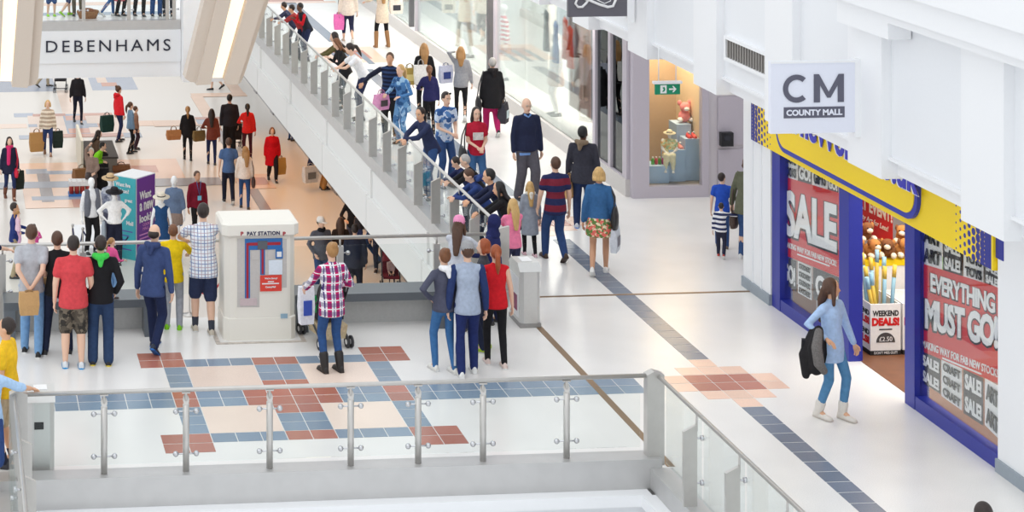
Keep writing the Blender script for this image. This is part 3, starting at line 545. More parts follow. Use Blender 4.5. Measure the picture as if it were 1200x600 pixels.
# ---- fashion shop window display
struct(bx((10.75, 16.8, 0), (10.95, 36, 3.4)).build('wall_display_white', PW)); struct(bx((12.8, 9.3, 0), (13, 16.8, 3.4)).build('wall_display_back', mat('shop_beige', (226, 206, 188), .7)))
struct(bx((9.7, 9.3, 3.5), (13.2, 36, 3.6)).build('ceiling_display', PW)); struct(bx((9.7, 9.3, .003), (10.9, 36, .012)).build('floor_display', mat('window_deck', (236, 234, 230), .4)))
PM = [mat('print_%d' % k, c, .6, var=.28, scale=3.2) for k, c in enumerate([(238, 210, 190), (214, 170, 140), (244, 236, 228), (196, 206, 224), (232, 190, 180), (170, 140, 126)])]
pn = ['peach', 'tan', 'ivory', 'pale blue', 'pink', 'brown']; where = ['beside the dark pane', 'second from the dark pane', 'third from the dark pane', 'fourth from the dark pane', 'fifth from the dark pane', 'farthest from the dark pane']
for k in range(6):
    y = 9.75+.72*k; o = thing('fashion_poster', '%s tall fashion print standing in the shop window, %s' % (pn[k], where[k]), 'poster', (10.35, y, .35)); bx((0, 0, 0), (.03, .66, 2.9)).build('print', PM[k], o)
    MB().lathe((-.01, .33, .35), [(.03, 0), (.045, .5), (.11, .85), (.13, 1.05), (.1, 1.3), (.15, 1.6), (.1, 1.72), (.04, 1.75), (.07, 1.82), (.08, 1.9), (.04, 2.0)], 12, .12).build('figure_print', PM[(k+3) % 6], o)
for k, (py, px, c, nm) in enumerate([(30, 668, (240, 96, 58), 'bright orange'), (25, 651, (122, 150, 204), 'soft blue'), (12, 640, (60, 60, 70), 'charcoal'), (20, 662, (236, 120, 90), 'coral')]):
    p = onx(px, py, 10.05); t = thing('hanging_garment', nm+' dress hanging in the fashion shop window', 'dress', (10.05, p.y, p.z-.5)); m = cloth(c)
    MB().lathe((0, 0, 0), [(.17, -.35), (.14, 0), (.1, .25), (.13, .42), (.05, .5)], 14, .35, 1).build('fabric', m, t); MB().tube([(0, -.12, .46), (0, 0, .54), (0, .12, .46)], .008, 6).tube([(0, 0, .54), (0, 0, 3.46-p.z+.5)], .004, 5).build('hanger', CHROME, t)
# ================================================================== PEOPLE
PEND = []
def limb(mb, pts, rad, n=10, side=None, flat=1.):
    """closed tapered tube with rounded ends; radius rad along `side`, rad*flat across it"""
    P = [Vector(p) for p in pts]; R = list(rad); st = []
    d0 = (P[1]-P[0]).normalized(); d1 = (P[-1]-P[-2]).normalized(); f = min(1, flat)
    for a in (80, 40): st.append((P[0]-d0*R[0]*f*sin(radians(a)), R[0]*cos(radians(a)), d0))
    for k, p in enumerate(P): st.append((p, R[k], (P[min(k+1, len(P)-1)]-P[max(k-1, 0)]).normalized()))
    for a in (40, 80): st.append((P[-1]+d1*R[-1]*f*sin(radians(a)), R[-1]*cos(radians(a)), d1))
    up = Vector(side) if side is not None else None; out = []
    for p, r, d in st:
        if up is None: up = d.orthogonal()
        u = up-d*up.dot(d); u = u.normalized() if u.length > 1e-4 else d.orthogonal().normalized()
        if side is None: up = u
        q = d.cross(u); out.append([p+u*(r*cos(2*pi*i/n))+q*(r*flat*sin(2*pi*i/n)) for i in range(n)])
    return mb.rings(out)
def ell(mb, c, r, M=None, n=14, m=9):
    c = Vector(c); R = []
    for k in range(m+1):
        t = pi*(k+.2)/(m+.4); ring = []
        for i in range(n):
            v = Vector((r[0]*sin(t)*cos(2*pi*i/n), r[1]*sin(t)*sin(2*pi*i/n), -r[2]*cos(t))); ring.append(c+(M @ v if M else v))
        R.append(ring)
    return mb.rings(R)
def ik(a, t, l1, l2, pole):
    a, t = Vector(a), Vector(t); d = t-a; L = d.length; mx = (l1+l2)*.995
    if L > mx: t = a+d*(mx/L); d = t-a; L = mx
    u = d.normalized(); x = (l1*l1-l2*l2+L*L)/(2*L); hgt = sqrt(max(l1*l1-x*x, 1e-6)); p = Vector(pole); p = p-u*p.dot(u)
    p = p.normalized() if p.length > 1e-4 else u.orthogonal()
    return a+u*x+p*hgt, t
def pend(name, mb, m, parent, vox, smooth=4, extra=None):
    if vox is None: return mb.build(name, m, parent)
    me = mb.mesh(name); me.materials.append(m); o = link(name, me, parent)
    r = o.modifiers.new('r', 'REMESH'); r.mode = 'VOXEL'; r.voxel_size = vox; r.use_smooth_shade = True
    s = o.modifiers.new('s', 'SMOOTH'); s.factor = .5; s.iterations = smooth
    PEND.append((o, extra)); return o
def flush():
    dg = bpy.context.evaluated_depsgraph_get()
    new = [(o, ex, bpy.data.meshes.new_from_object(o.evaluated_get(dg))) for o, ex in PEND]
    for o, ex, me in new:
        m = o.data.materials[0]; o.modifiers.clear()
        if ex is not None and ex.v:
            n = len(me.vertices); a = np.empty(n*3, 'f'); me.vertices.foreach_get('co', a)
            l = np.empty(len(me.loops), 'i'); me.loops.foreach_get('vertex_index', l); st = np.empty(len(me.polygons), 'i'); me.polygons.foreach_get('loop_start', st); tot = np.empty(len(me.polygons), 'i'); me.polygons.foreach_get('loop_total', tot)
            V = np.vstack([a.reshape(-1, 3), np.array([tuple(v) for v in ex.v], 'f')]); fl_ = [i+n for f in ex.f for i in f]; ft = [len(f) for f in ex.f]
            m2 = bpy.data.meshes.new(me.name); m2.vertices.add(len(V)); m2.vertices.foreach_set('co', V.ravel()); LL = np.concatenate([l, np.array(fl_, 'i')]); TT = np.concatenate([tot, np.array(ft, 'i')])
            m2.loops.add(len(LL)); m2.loops.foreach_set('vertex_index', LL); m2.polygons.add(len(TT)); m2.polygons.foreach_set('loop_start', np.concatenate([[0], np.cumsum(TT)[:-1]]).astype('i')); m2.update(calc_edges=True)
            bpy.data.meshes.remove(me); me = m2
        me.polygons.foreach_set('use_smooth', [True]*len(me.polygons)); me.materials.clear(); me.materials.append(m); old = o.data; o.data = me; bpy.data.meshes.remove(old)
    PEND.clear()
SK = {'l': (232, 190, 164), 'm': (206, 156, 124), 'd': (104, 68, 50), 't': (222, 172, 138), 'w': (244, 244, 244)}
HC = {'br': (84, 56, 40), 'dk': (44, 32, 28), 'bk': (26, 23, 24), 'bl': (206, 168, 108), 'lb': (172, 128, 78), 'gr': (176, 172, 168), 'gi': (158, 78, 38), 'wh': (222, 216, 206), 'ch': (120, 76, 46)}
def skinmat(k):
    m = mat('skin_'+k, SK[k], .55 if k != 'w' else .4, var=.04, scale=12); return m
def hairmat(k):
    key = 'hair_'+k
    if key in MATS: return MATS[key]
    m, nt, b = nodemat(key); v, s = coords(nt); mp = nt.nodes.new('ShaderNodeMapping'); mp.inputs[3].default_value = (60, 60, 6); nt.links.new(v, mp.inputs[0]); c = lin(HC[k]); n = noise(nt, mp.outputs[0], 1.5, 3)
    nt.links.new(mixc(nt, n, tuple(x*.55 for x in c[:3])+(1,), tuple(min(1, x*1.4) for x in c[:3])+(1,)), b.inputs['Base Color']); b.inputs['Roughness'].default_value = .5; bump(nt, b, n, .5); MATS[key] = m; return m
ARMS = {'hang': (.25, .03, .80), 'fwd': (.25, .13, .84), 'back': (.26, -.12, .84), 'pocket': (.20, .10, .93), 'hip': (.19, .05, 1.02), 'behind': (.02, -.19, .93), 'phone': (.07, .30, 1.22), 'ear': (.13, .08, 1.56), 'front': (.05, .25, 1.02), 'push': (.20, .42, 1.0), 'fold': (-.12, .24, 1.2), 'rail': (-.02, .46, 1.12), 'railo': (.22, .46, 1.12), 'carry': (.27, .05, .82), 'bent': (.2, .26, 1.08), 'out': (.34, .36, 1.1), 'chin': (.06, .2, 1.42), 'lap': (.1, .3, .62)}
def person(label, hd=None, h=1.72, face=0, z=0., ft=None, lean=0, legs='stand', al='hang', ar='hang', turn=0, pitch=5, skin='l', hair=('short', 'br'), top=((90, 90, 95),), sleeve='long', hem=.12, coat=None,
           bottom=((50, 60, 90),), blen='long', shoes=(60, 58, 58), sole=(230, 230, 228), boot=None, hood=None, bd=1., fem=False, sleeves=None, hat=None, seat=.46, socks=None, extra=None, cat='person', name='person', loc=None, slim=1., flip=False, hx=0):
    s = h/1.75; V3 = lambda x, y, zz: Vector((x, y, zz))*s; g = -1 if flip else 1
    hipz = {'walk': .90, 'sit': seat/s}.get(legs, .92); py = -.28*sin(radians(lean)) if legs != 'sit' else 0
    P = Vector((0, py, hipz+.03)); d = Vector((hx*.01, sin(radians(lean)), cos(radians(lean)))).normalized(); sw = (.152 if fem else .176)*(.6+.4*bd); X = Vector((1, 0, 0))
    if legs == 'walk': FT = [Vector((-.09, .24*g, 0)), Vector((.09, -.24*g, .0))]; FR = [0 if g > 0 else 35, 35 if g > 0 else 0]
    elif legs == 'sit': FT = [Vector((-.12, .42, 0)), Vector((.12, .40, 0))]; FR = [0, 0]
    elif legs == 'wide': FT = [Vector((-.17, 0, 0)), Vector((.17, .03, 0))]; FR = [0, 0]
    elif legs == 'step': FT = [Vector((-.1, .1*g, 0)), Vector((.1, -.1*g, 0))]; FR = [0, 0]
    else: FT = [Vector((-.105, .01, 0)), Vector((.105, -.02, 0))]; FR = [0, 0]
    if lean > 15: FT = [f+Vector((0, -.06, 0)) for f in FT]
    SH = [P+d*.432-X*sw, P+d*.432+X*sw]; N = P+d*.52
    hdir = (d*.55+Vector((0, 0, .5))+Vector((0, .006*pitch, 0))).normalized(); Hc = N+hdir*.122
    HM = Matrix.Rotation(radians(-turn), 3, 'Z') @ Matrix.Rotation(radians(-pitch-lean*.25), 3, 'X')
    hp = lambda x, y, zz: (Hc+HM @ Vector((x, y, zz)))*s
    arms = []
    for sd, a in ((-1, al), (1, ar)):
        t = Vector(ARMS[a]) if isinstance(a, str) else Vector(a)
        if isinstance(a, str): t = Vector((t.x*sd, t.y, t.z))
        pole = Vector((sd*.55, -.8, -.25)) if a not in ('rail', 'railo', 'hip', 'fold') else Vector((sd*1., -.35 if a in ('hip',) else .1, -.5))
        e, w_ = ik(SH[0 if sd < 0 else 1], t, .29, .26, pole); arms.append((SH[0 if sd < 0 else 1], e, w_))
    topz = max((hp(0, -.02, .135)).z, 0); off = hp(0, -.02, .135)
    rz = -radians(face); Rz = Matrix.Rotation(rz, 3, 'Z')
    if loc is not None: L = Vector(loc)
    elif ft is not None: L = onz(ft[0], ft[1], z)
    else: q = onz(hd[0], hd[1], z+topz); o2 = Rz @ Vector((off.x, off.y, 0)); L = Vector((q.x-o2.x, q.y-o2.y, z))
    dist = (L-CAMP).dot(FW); near = dist < 40; vb = .014 if dist < 34 else (.018 if near else .024); vc = .0175 if dist < 34 else (.021 if near else .029)
    T = thing(name, label, cat, L, rz); sm = skinmat(skin); bw = bd
    # ---- body
    B = MB(); ex = MB(); c_ = .93
    limb(B, [(P-d*.02)*s, (P+d*.15)*s, (P+d*.34)*s, (P+d*.45)*s], [.145*s*c_*bw, .12*s*c_*bw*slim, .148*s*c_*bw, .11*s*c_], 14, X, .66)
    limb(B, [SH[0]*s, (P+d*.44)*s, SH[1]*s], [.042*s, .055*s, .042*s]); limb(B, [(P+d*.46)*s, N*s, (Hc-hdir*.06)*s], [.06*s, .05*s, .047*s])
    ell(B, hp(0, -.008, .025), (.074*s, .094*s, .1*s), HM); ell(B, hp(0, .022, -.045), (.056*s, .066*s, .075*s), HM)
    if skin != 'w' or True:
        limb(B, [hp(0, .085, .012), hp(0, .105, -.022)], [.008*s, .014*s]); ell(B, hp(0, .075, -.062), (.024*s, .018*s, .01*s), HM)
        for e in (-1, 1): ell(B, hp(e*.077, -.005, -.01), (.012*s, .022*s, .032*s), HM, 8, 6)
    for sd, (a, e, w_) in zip((-1, 1), arms):
        limb(B, [a*s, e*s, w_*s], [.046*s*bw, .039*s*bw, .027*s]); f = (w_-e).normalized(); sv = X-f*X.dot(f); sv = sv.normalized() if sv.length > .2 else Vector((0, 0, 1)); pv = f.cross(sv)
        if abs(f.z) > .6: flatdir, wide = sv, pv
        else: flatdir, wide = Vector((0, 0, 1)), f.cross(Vector((0, 0, 1))).normalized()
        k = w_+f*.075; limb(B, [w_*s, k*s], [.028*s, .04*s], 10, wide, .5); curl = flatdir*(-sd) if abs(f.z) > .6 else Vector((0, 0, -1))
        for i, ln in enumerate((.062, .074, .07, .054)):
            b0 = k+wide*(.028-.0187*i); b1 = b0+f*ln*.55+curl*.008; b2 = b0+f*ln*.9+curl*.035; limb(ex, [(b0-f*.02)*s, b1*s, b2*s], [.0105*s, .0095*s, .008*s], 6)
        tsgn = 1 if wide.y > 0 or abs(f.z) <= .6 else -1
        b0 = w_+f*.025+wide*.025*tsgn; limb(ex, [b0*s, (b0+f*.03+wide*.03*tsgn)*s, (b0+f*.062+wide*.032*tsgn+curl*.012)*s], [.013*s, .011*s, .009*s], 6)
    hips = [P+Vector((-.085, 0, -.03)), P+Vector((.085, 0, -.03))]; LG = []
    for i in (0, 1):
        up = .09 if FR[i] == 0 else .15; an = FT[i]+Vector((0, -.02 if FR[i] == 0 else .05, up)); kn, an = ik(hips[i], an, .43, .43, (0.05*(i*2-1), 1, .0)); LG.append((hips[i], kn, an, FR[i])); limb(B, [hips[i]*s, kn*s, (kn*.55+an*.45)*s, an*s], [.078*s*bw, .054*s*bw, .052*s*bw, .036*s])
        if FR[i] == 0: limb(B, [an*s, (an+Vector((0, .1, -.05)))*s], [.036*s, .03*s])
    pend('body', B, sm, T, vb, 3, ex)
    # ---- legwear
    bm = cloth(*bottom); G = MB(); bc = .017
    if blen == 'skirt':
        zb = .62; rings = []
        for k in range(6):
            q = k/5; zz = P.z+.08-(P.z+.08-zb)*q; r = (.14+.07*min(1, q*1.6))*bw; rings.append([Vector((r*cos(2*pi*i/16)*s, (P.y*(1-q)+r*.8*sin(2*pi*i/16))*s, zz*s)) for i in range(16)])
        G.rings(rings); pend('skirt', G, bm, T, vc)
    elif blen != 'none':
        limb(G, [(P+d*.07)*s, (P-Vector((0, 0, .05)))*s], [.142*s*bw, .155*s*bw], 14, X, .74)
        for h_, kn, an, fr in LG:
            if blen == 'short': limb(G, [h_*s, (h_*.5+kn*.5)*s, (kn*.94+an*.06)*s], [(.094)*s*bw, .09*s*bw, .085*s*bw])
            else:
                w1 = {'skinny': (.086, .062, .056, .046), 'wide': (.094, .08, .075, .072)}.get(blen, (.092, .071, .066, .056)); e2 = an if blen != 'capri' else an*.6+kn*.4
                limb(G, [h_*s, kn*s, (kn*.55+e2*.45)*s, (e2-Vector((0, 0, .02)))*s], [w*s*bw if w > .06 else w*s for w in w1])
        pend('shorts' if blen == 'short' else 'trousers', G, bm, T, vc)
    # ---- shoes
    shm = mat('shoe_%s' % (shoes,), shoes, .5, var=.08) if shoes else sm; slm = mat('sole_%s' % (sole,), sole, .6)
    for (h_, kn, an, fr), fp in zip(LG, FT):
        M = Matrix.Rotation(radians(-fr), 3, 'X'); base = fp if fr == 0 else fp+Vector((0, .0, .0)); toe = Vector((0, .13, 0))
        def fpt(x, y, zz):
            v = Vector((x, y, zz))
            if fr: v = toe+M @ (v-toe)
            return (base+v)*s
        sec = [(-.085, .022, .05), (-.07, .036, .078), (-.02, .038, .088), (.04, .041, .07), (.10, .046, .052), (.15, .043, .042), (.178, .024, .03)]; sh = MB(); so_ = MB()
        sh.rings([[fpt(wd*cos(a), y, .012+max(0, ht*sin(a)) if sin(a) > 0 else .012) for a in [2*pi*i/12 for i in range(12)]] for y, wd, ht in sec])
        so_.rings([[fpt(wd*1.1*cos(a), y*1.03, .009+.01*sin(a)) for a in [2*pi*i/12 for i in range(12)]] for y, wd, ht in sec])
        if boot: limb(sh, [(an+Vector((0, 0, -.04)))*s, (an*(1-boot)+kn*boot)*s], [.05*s, .062*s])
        so = sh.build('boot' if boot else 'shoe', shm, T); so_.build('sole', slm, so)
        if socks: limb(MB(), [an*s, (an*.78+kn*.22)*s], [.043*s, .047*s]).build('sock', mat('sock_%s' % (socks,), socks, .9), T)
    # ---- top
    tm = cloth(*top); U = MB(); t_ = .016; A2 = MB()
    Yd = d.cross(X); Yd = Yd if Yd.y > 0 else -Yd
    U.rings([[(P+d*a_)*s+X*(rx*s*cos(q))+Yd*(rx*fl_*s*sin(q)) for q in [2*pi*i/16 for i in range(16)]] for a_, rx, fl_ in ((-hem, .176*bw, .8), (-hem+.03, .176*bw, .8), (-.02, .17*bw, .79), (.08, .156*bw, .78), (.17, .14*slim*bw, .74), (.32, .16*bw, .74), (.39, .146*(.5+.5*bw), .7), (.44, .11, .7), (.485, .075, .8), (.5, .066, .9))]); limb(U, [SH[0]*s, (P+d*.45)*s, SH[1]*s], [.049*s, .064*s, .049*s])
    limb(U, [(P+d*.44)*s, (P+d*.49)*s], [.085*s, .064*s])
    for a, e, w_ in arms:
        if sleeve == 'none': continue
        q = [a, a*.45+e*.55] if sleeve == 'short' else ([a, e, e*.6+w_*.4] if sleeve == 'half' else [a, e, w_-(w_-e)*.06]); r = [.054, .064] if sleeve == 'short' else ([.055, .055, .05] if sleeve == 'half' else [.056, .054, .042])
        limb(A2 if sleeves else U, [v*s for v in q], [x*s*(.5+.5*bw) for x in r])
    if coat:
        zc = coat; z0 = P.z-.02; rings = []
        for k in range(5):
            q = k/4; zz = z0+.12-(z0+.12-zc)*q; r = (.165+.045*q)*bw; rings.append([Vector((r*cos(2*pi*i/16)*s, (P.y*(1-q)+r*.78*sin(2*pi*i/16))*s, zz*s)) for i in range(16)])
        U.rings(rings)
    pend('coat' if coat else 'shirt', U, tm, T, vc)
    if sleeves: pend('sleeves', A2, cloth(*sleeves), T, vc)
    if hood: limb(limb(MB(), [hp(-.08, -.06, -.13), hp(0, -.13, -.15), hp(.08, -.06, -.13)], [.04*s, .06*s, .04*s]), [hp(0, -.12, -.15), hp(0, -.14, -.24)], [.055*s, .03*s]).build('hood', cloth(*hood), T)
    # ---- hair and hats
    st, hc = hair; hm = hairmat(hc) if isinstance(hc, str) else cloth(hc); Hh = MB(); vh = min(vb, .014)
    if st not in ('none', 'hijab', 'ring'): ell(Hh, hp(0, -.026, .03), (.084*s, .097*s, .106*s), HM)
    if st == 'ring': ell(Hh, hp(0, -.035, -.0), (.081*s, .084*s, .062*s), HM)
    if st in ('long', 'vlong'):
        ln = .3 if st == 'long' else .42; b = (Hc+HM @ Vector((0, -.075, .0)))
        limb(Hh, [b*s, (b+Vector((0, -.045, -.13)))*s, (b-d*ln+Vector((0, -.07-.1*sin(radians(max(lean, 0))), 0)))*s], [.082*s, .088*s, .045*s], 12, Rz.inverted() @ (Rz @ X), .5)
        for e in (-1, 1): limb(Hh, [hp(e*.07, .0, .03), hp(e*.085, .0, -.07), hp(e*.085, .01, -.18)], [.025*s, .03*s, .022*s])
    if st == 'bob':
        for e in (-1, 1): limb(Hh, [hp(e*.066, -.01, .03), hp(e*.075, -.01, -.07)], [.035*s, .033*s])
        limb(Hh, [hp(-.05, -.07, -.05), hp(.05, -.07, -.05)], [.045*s, .045*s])
    if st == 'pony': limb(Hh, [hp(0, -.1, .03), hp(0, -.15, -.02), hp(0, -.15, -.15), hp(0, -.13, -.26)], [.03*s, .04*s, .04*s, .015*s])
    if st == 'bun': ell(Hh, hp(0, -.1, .1), (.045*s, .045*s, .045*s))
    if st == 'hijab':
        ell(Hh, hp(0, -.03, .02), (.1*s, .11*s, .125*s), HM); limb(Hh, [hp(0, -.02, -.08), (N+Vector((0, 0, -.06)))*s], [.085*s, .14*s], 12, X, .8); limb(Hh, [hp(-.075, .03, .03), hp(-.06, .05, -.1), hp(.06, .05, -.1), hp(.075, .03, .03)], [.025*s]*4)
    if Hh.v: pend('headscarf' if st == 'hijab' else 'hair', Hh, hm, T, vh, 2)
    if hat:
        kind, hcol = hat; K = MB()
        if kind in ('cap', 'beanie'):
            K.rings([[hp(.088*cos(a)*c2, -.012+.104*sin(a)*c2, .045+zz) for a in [2*pi*i/16 for i in range(16)]] for c2, zz in ((1., -.02), (1.0, .02), (.93, .06), (.7, .09), (.3, .105))])
            o = K.build('cap', cloth(hcol), T)
            if kind == 'cap': ell(MB(), hp(0, .12, .04), (.07*s, .075*s, .012*s), HM).build('peak', cloth(hcol), o)
        if kind == 'sun':
            K.rings([[hp(c2*cos(a), -.01+c2*1.05*sin(a), .05+zz) for a in [2*pi*i/20 for i in range(20)]] for c2, zz in ((.2, -.012), (.2, .0), (.1, .012), (.092, .06), (.075, .095), (.03, .1))]); o = K.build('hat', cloth(hcol), T); MB().rings([[hp(.102*cos(a), -.01+.107*sin(a), .065+zz) for a in [2*pi*i/20 for i in range(20)]] for zz in (0, .02)]).build('hat_band', mat('band_dark', (30, 30, 40), .8), o)
    if skin != 'w' and near:
        dv = (Rz @ (HM @ Vector((0, 1, 0)))).dot((CAMP-L).normalized())
        if dv > -.15:
            for e in (-1, 1):
                ey = ell(MB(), hp(e*.03, .078, .012), (.012*s, .008*s, .007*s), HM, 8, 6).build('eye', mat('eye_white', (235, 230, 225), .3), T); ell(MB(), hp(e*.03, .085, .012), (.006*s, .003*s, .006*s), HM, 8, 6).build('iris', EYE, ey); limb(MB(), [hp(e*.045, .076, .03), hp(e*.018, .084, .032)], [.004*s, .005*s], 6).build('eyebrow', hairmat(hc) if isinstance(hc, str) else EYE, T)
            ell(MB(), hp(0, .092, -.062), (.022*s, .006*s, .007*s), HM, 10, 6).build('mouth', mat('lips', (172, 88, 84), .5), T)
    if extra: extra(dict(T=T, s=s, hp=hp, HM=HM, P=P, d=d, N=N, SH=SH, X=X, arms=arms, vb=vb))
    T2 = {'o': T, 'hands': [L+Rz @ (w_*s) for a, e, w_ in arms], 'loc': L, 'R': Rz, 's': s, 'sh': [L+Rz @ (v*s) for v in SH], 'face': face}
    return T2
# ---- carried things
def bag(label, pos, w=.3, h=.36, d=.12, col=(196, 152, 100), rz=0., drop=.16, kind='bag', name='shopping_bag', print_=None, cat='bag', flare=.9):
    t = thing(name, label, cat, (pos[0], pos[1], pos[2]-drop-h), radians(rz)); m = cloth(col) if kind != 'paper' else mat('kraft_%s' % (col,), col, .8, var=.08)
    k = flare; b = MB()
    b.rings([[(-w/2*k, -d/2*k, 0), (w/2*k, -d/2*k, 0), (w/2*k, d/2*k, 0), (-w/2*k, d/2*k, 0)], [(-w/2*1.03, -d/2*1.1, h*.45), (w/2*1.03, -d/2*1.1, h*.45), (w/2*1.03, d/2*1.1, h*.45), (-w/2*1.03, d/2*1.1, h*.45)], [(-w/2, -d*.3, h), (w/2, -d*.3, h), (w/2, d*.3, h), (-w/2, d*.3, h)]], sm=False); b.build('bag_body', m, t)
    hm = mat('bag_handle_%s' % (col,), tuple(int(c*.75) for c in col), .7)
    for y in (-d*.25, d*.25): MB().tube([(-w*.22, y, h-.02), (-w*.16, y*.5, h+drop*.7), (0, 0, h+drop), (w*.16, y*.5, h+drop*.7), (w*.22, y, h-.02)], .008, 6).build('handle', hm, t)
    if print_:
        for sg_ in (-1, 1): bx((-w*.3, sg_*(d*.56), h*.25), (w*.3, sg_*(d*.56)+.004*sg_, h*.65)).build('print', mat('print_%s' % (print_,), print_, .6), t)
    return t
def shoulder_bag(label, pr, side, col=(30, 28, 30), w=.3, h=.22, drop=.55, back=0., name='handbag', strap=True, d=.1, out=.24):
    """bag hanging from a shoulder, beside the hip"""
    Rz, s = pr['R'], pr['s']; sh = pr['sh'][0 if side < 0 else 1]; c = pr['loc']+Rz @ Vector((side*out*s, back*s, 0)); c.z = sh.z-drop
    t = thing(name, label, 'bag', (c.x, c.y, c.z-h/2), -radians(pr['face'])); m = mat('leather_%s' % (col,), col, .45, var=.1)
    M = MB(); M.rings([[(d*k*cos(a)*.6*side, w/2*(1 if k > .9 else .9)*sin(a)*kk, zz) for a in [2*pi*i/12 for i in range(12)]] for k, kk, zz in ((.8, .85, 0), (1., 1., h*.25), (1, 1., h*.6), (.6, .9, h*.9), (.4, .8, h))]); M.build('bag_body', m, t)
    tp = Rz.inverted() @ (sh-Vector((c.x, c.y, c.z-h/2)))
    if strap:
        for y in (-w*.35, w*.35): MB().tube([(0, y, h*.9), (tp.x*.6+side*.05, y*.6, h+(tp.z-h)*.5), (tp.x*.75, 0, tp.z+.045)], .011, 6).build('strap', m, t)
    return t
# ================================================================== FURNITURE AND FITTINGS
# ---- pay station
IV = mat('ivory_metal', (236, 232, 222), .45, var=.01); PG = mat('panel_grey', (200, 196, 192), .5); PBL = mat('pay_blue', (40, 110, 180), .45); PRD = mat('pay_red', (170, 30, 50), .45)
pay = thing('pay_station', 'ivory parking pay station cabinet with blue and red panel', 'pay station', (1.74, .42, 0)); W_, D_ = .5, .62
def chamf(z, w, y0, y1, c): return [Vector((-w+c, y0, z)), Vector((w-c, y0, z)), Vector((w, y0+c, z)), Vector((w, y1, z)), Vector((-w, y1, z)), Vector((-w, y0+c, z))]
MB().rings([chamf(z, w, y0, D_, .07) for z, w, y0 in ((0, .5, .0), (.3, .5, .0), (.31, .485, .015), (1.42, .485, .015))], sm=False).build('cabinet', IV, pay)
MB().rings([chamf(z, w, y0, y1, .07) for z, w, y0, y1 in ((1.41, .49, .0, D_), (1.45, .53, -.06, D_+.02), (1.59, .53, -.06, D_+.02), (1.62, .5, .0, D_))], sm=False).build('hood', IV, pay)
def PP(px, py, y=.4): q = ony(px, py, y); return (q.x-1.74, y-.42, q.z)
def ppl(name, m, px0, py0, px1, py1, y=.41, th=.012, par=None): a, b = PP(px0, py0, y), PP(px1, py1, y); return bx((a[0], a[1], b[2]), (b[0], a[1]+th, a[2])).build(name, m, par or pay)
ppl('door_panel', IV, 276.5, 281, 338, 374, .425, .01); MB().prism([PP(a_, b_, .42) for a_, b_ in ((278, 280), (336, 280), (336, 337), (304, 337), (304, 360), (278, 360))], (0, .012, 0)).build('control_panel', PG, pay)
ppl('blue_track', PBL, 287, 280, 293, 350, .416); ppl('blue_track', PBL, 293, 280, 331, 292, .416); ppl('blue_track', PBL, 305, 292, 310.5, 322, .416)
ppl('red_line', PRD, 288.7, 285, 291.3, 350, .412); ppl('red_line', PRD, 291, 284.5, 329, 287, .412); ppl('red_line', PRD, 306.6, 290, 309, 321, .412)
ppl('screen', mat('lcd', (90, 96, 104), .2), 302, 282.5, 313.5, 292, .408); ppl('card_slot', PG, 294.5, 293.5, 304, 304, .412); ppl('card_slot', PG, 313.5, 293, 321, 304, .412); ppl('ticket_window', PBL, 323, 291, 331.5, 303, .41); ppl('ticket_face', PWH, 324.5, 295, 330, 301, .408)
ppl('coin_tray', mat('tray_pink', (206, 188, 190), .4), 281.5, 350, 301, 358, .408, .03); ppl('notice', mat('notice_blue', (226, 236, 246), .6), 315, 305, 331, 321.5, .41); nt_ = ppl('red_notice', mat('notice_red', (226, 66, 52), .5), 305, 323, 330, 341, .405)
def ptext(s, m, x0, y0, x1, hpx, yy=.404, bold=.004): a, b, c = PP(x0, y0, yy), PP(x1, y0, yy), PP(x0, y0-hpx, yy); text(s, m, frame(a, *FACE_CAM), .1, pay, bold=bold, width=b[0]-a[0], height=c[2]-a[2])
ptext("We're Sorry!", PWH, 310, 328, 325, 2.6, .402); ppl('print_bar', PWH, 314, 329.6, 321, 330.6, .402, .002); ppl('print_bar', PWH, 307, 332, 327, 332.8, .402, .002); ptext('CountyMall', PWH, 311, 338, 323, 2.6, .402)
a = PP(290, 276.5, .36)
text('PAY STATION', mat('navy_ink', (40, 40, 80), .5), frame(PP(289.5, 276.3, .356), *FACE_CAM), .1, pay, bold=.004, width=PP(328.5, 276.3, .356)[0]-a[0], height=.055, sp=1.1)
for px in (282, 331.5): text('P', PRD, frame(PP(px, 276.3, .356), *FACE_CAM), .1, pay, bold=.004, width=.04, height=.055)
ppl('maker_plate', mat('plate_blue', (150, 180, 200), .4), 329, 368, 337, 373, .41)
struct(MB().box((1.12, .28, 0), (2.36, .34, .008)).box((1.12, .34, 0), (1.18, 1.0, .008)).box((2.3, .34, 0), (2.36, 1.0, .008)).build('trim_11', mat('worn_edge', (206, 196, 186), .7, var=.3, scale=14)), 'worn floor edging around the pay station')
# ---- litter bins
def litter(label, x, y, w, d, h, rz, poster):
    t = thing('litter_bin', label, 'bin', (x, y, 0), radians(rz)); SB = mat('bin_silver', (206, 206, 204), .35, .5, var=.03)
    MB().rings([[Vector(p) for p in ((-w+.05, -d, z), (w-.05, -d, z), (w, -d+.05, z), (w, d, z), (-w, d, z), (-w, -d+.05, z))] for z in (.05, h)], sm=False).build('casing', SB, t); bx((-w-.005, -d-.005, 0), (w+.005, d+.005, .06)).build('base', mat('bin_base', (150, 148, 146), .5), t)
    MB().prism([(-w-.01, -d-.01, h), (-w-.01, d+.01, h), (-w-.01, d*.6, h+.1), (-w-.01, -d*.6, h+.1)], (2*w+.02, 0, 0)).build('lid', SB, t); bx((-w*.5, -d*.4, h+.1), (w*.5, d*.4, h+.106)).build('lid_label', PWH, t)
    if poster: bx((-w-.008, -d*.7, .12), (-w, d*.8, h-.1)).build('side_poster', PWH, t); bx((-w-.01, -d*.5, .2), (-w-.008, d*.6, .42)).build('poster_print', mat('print_mauve', (150, 60, 100), .6), t)
    else: bx((-w*.5, -d-.006, h-.3), (w*.2, -d, h-.22)).build('slot', PBK, t)
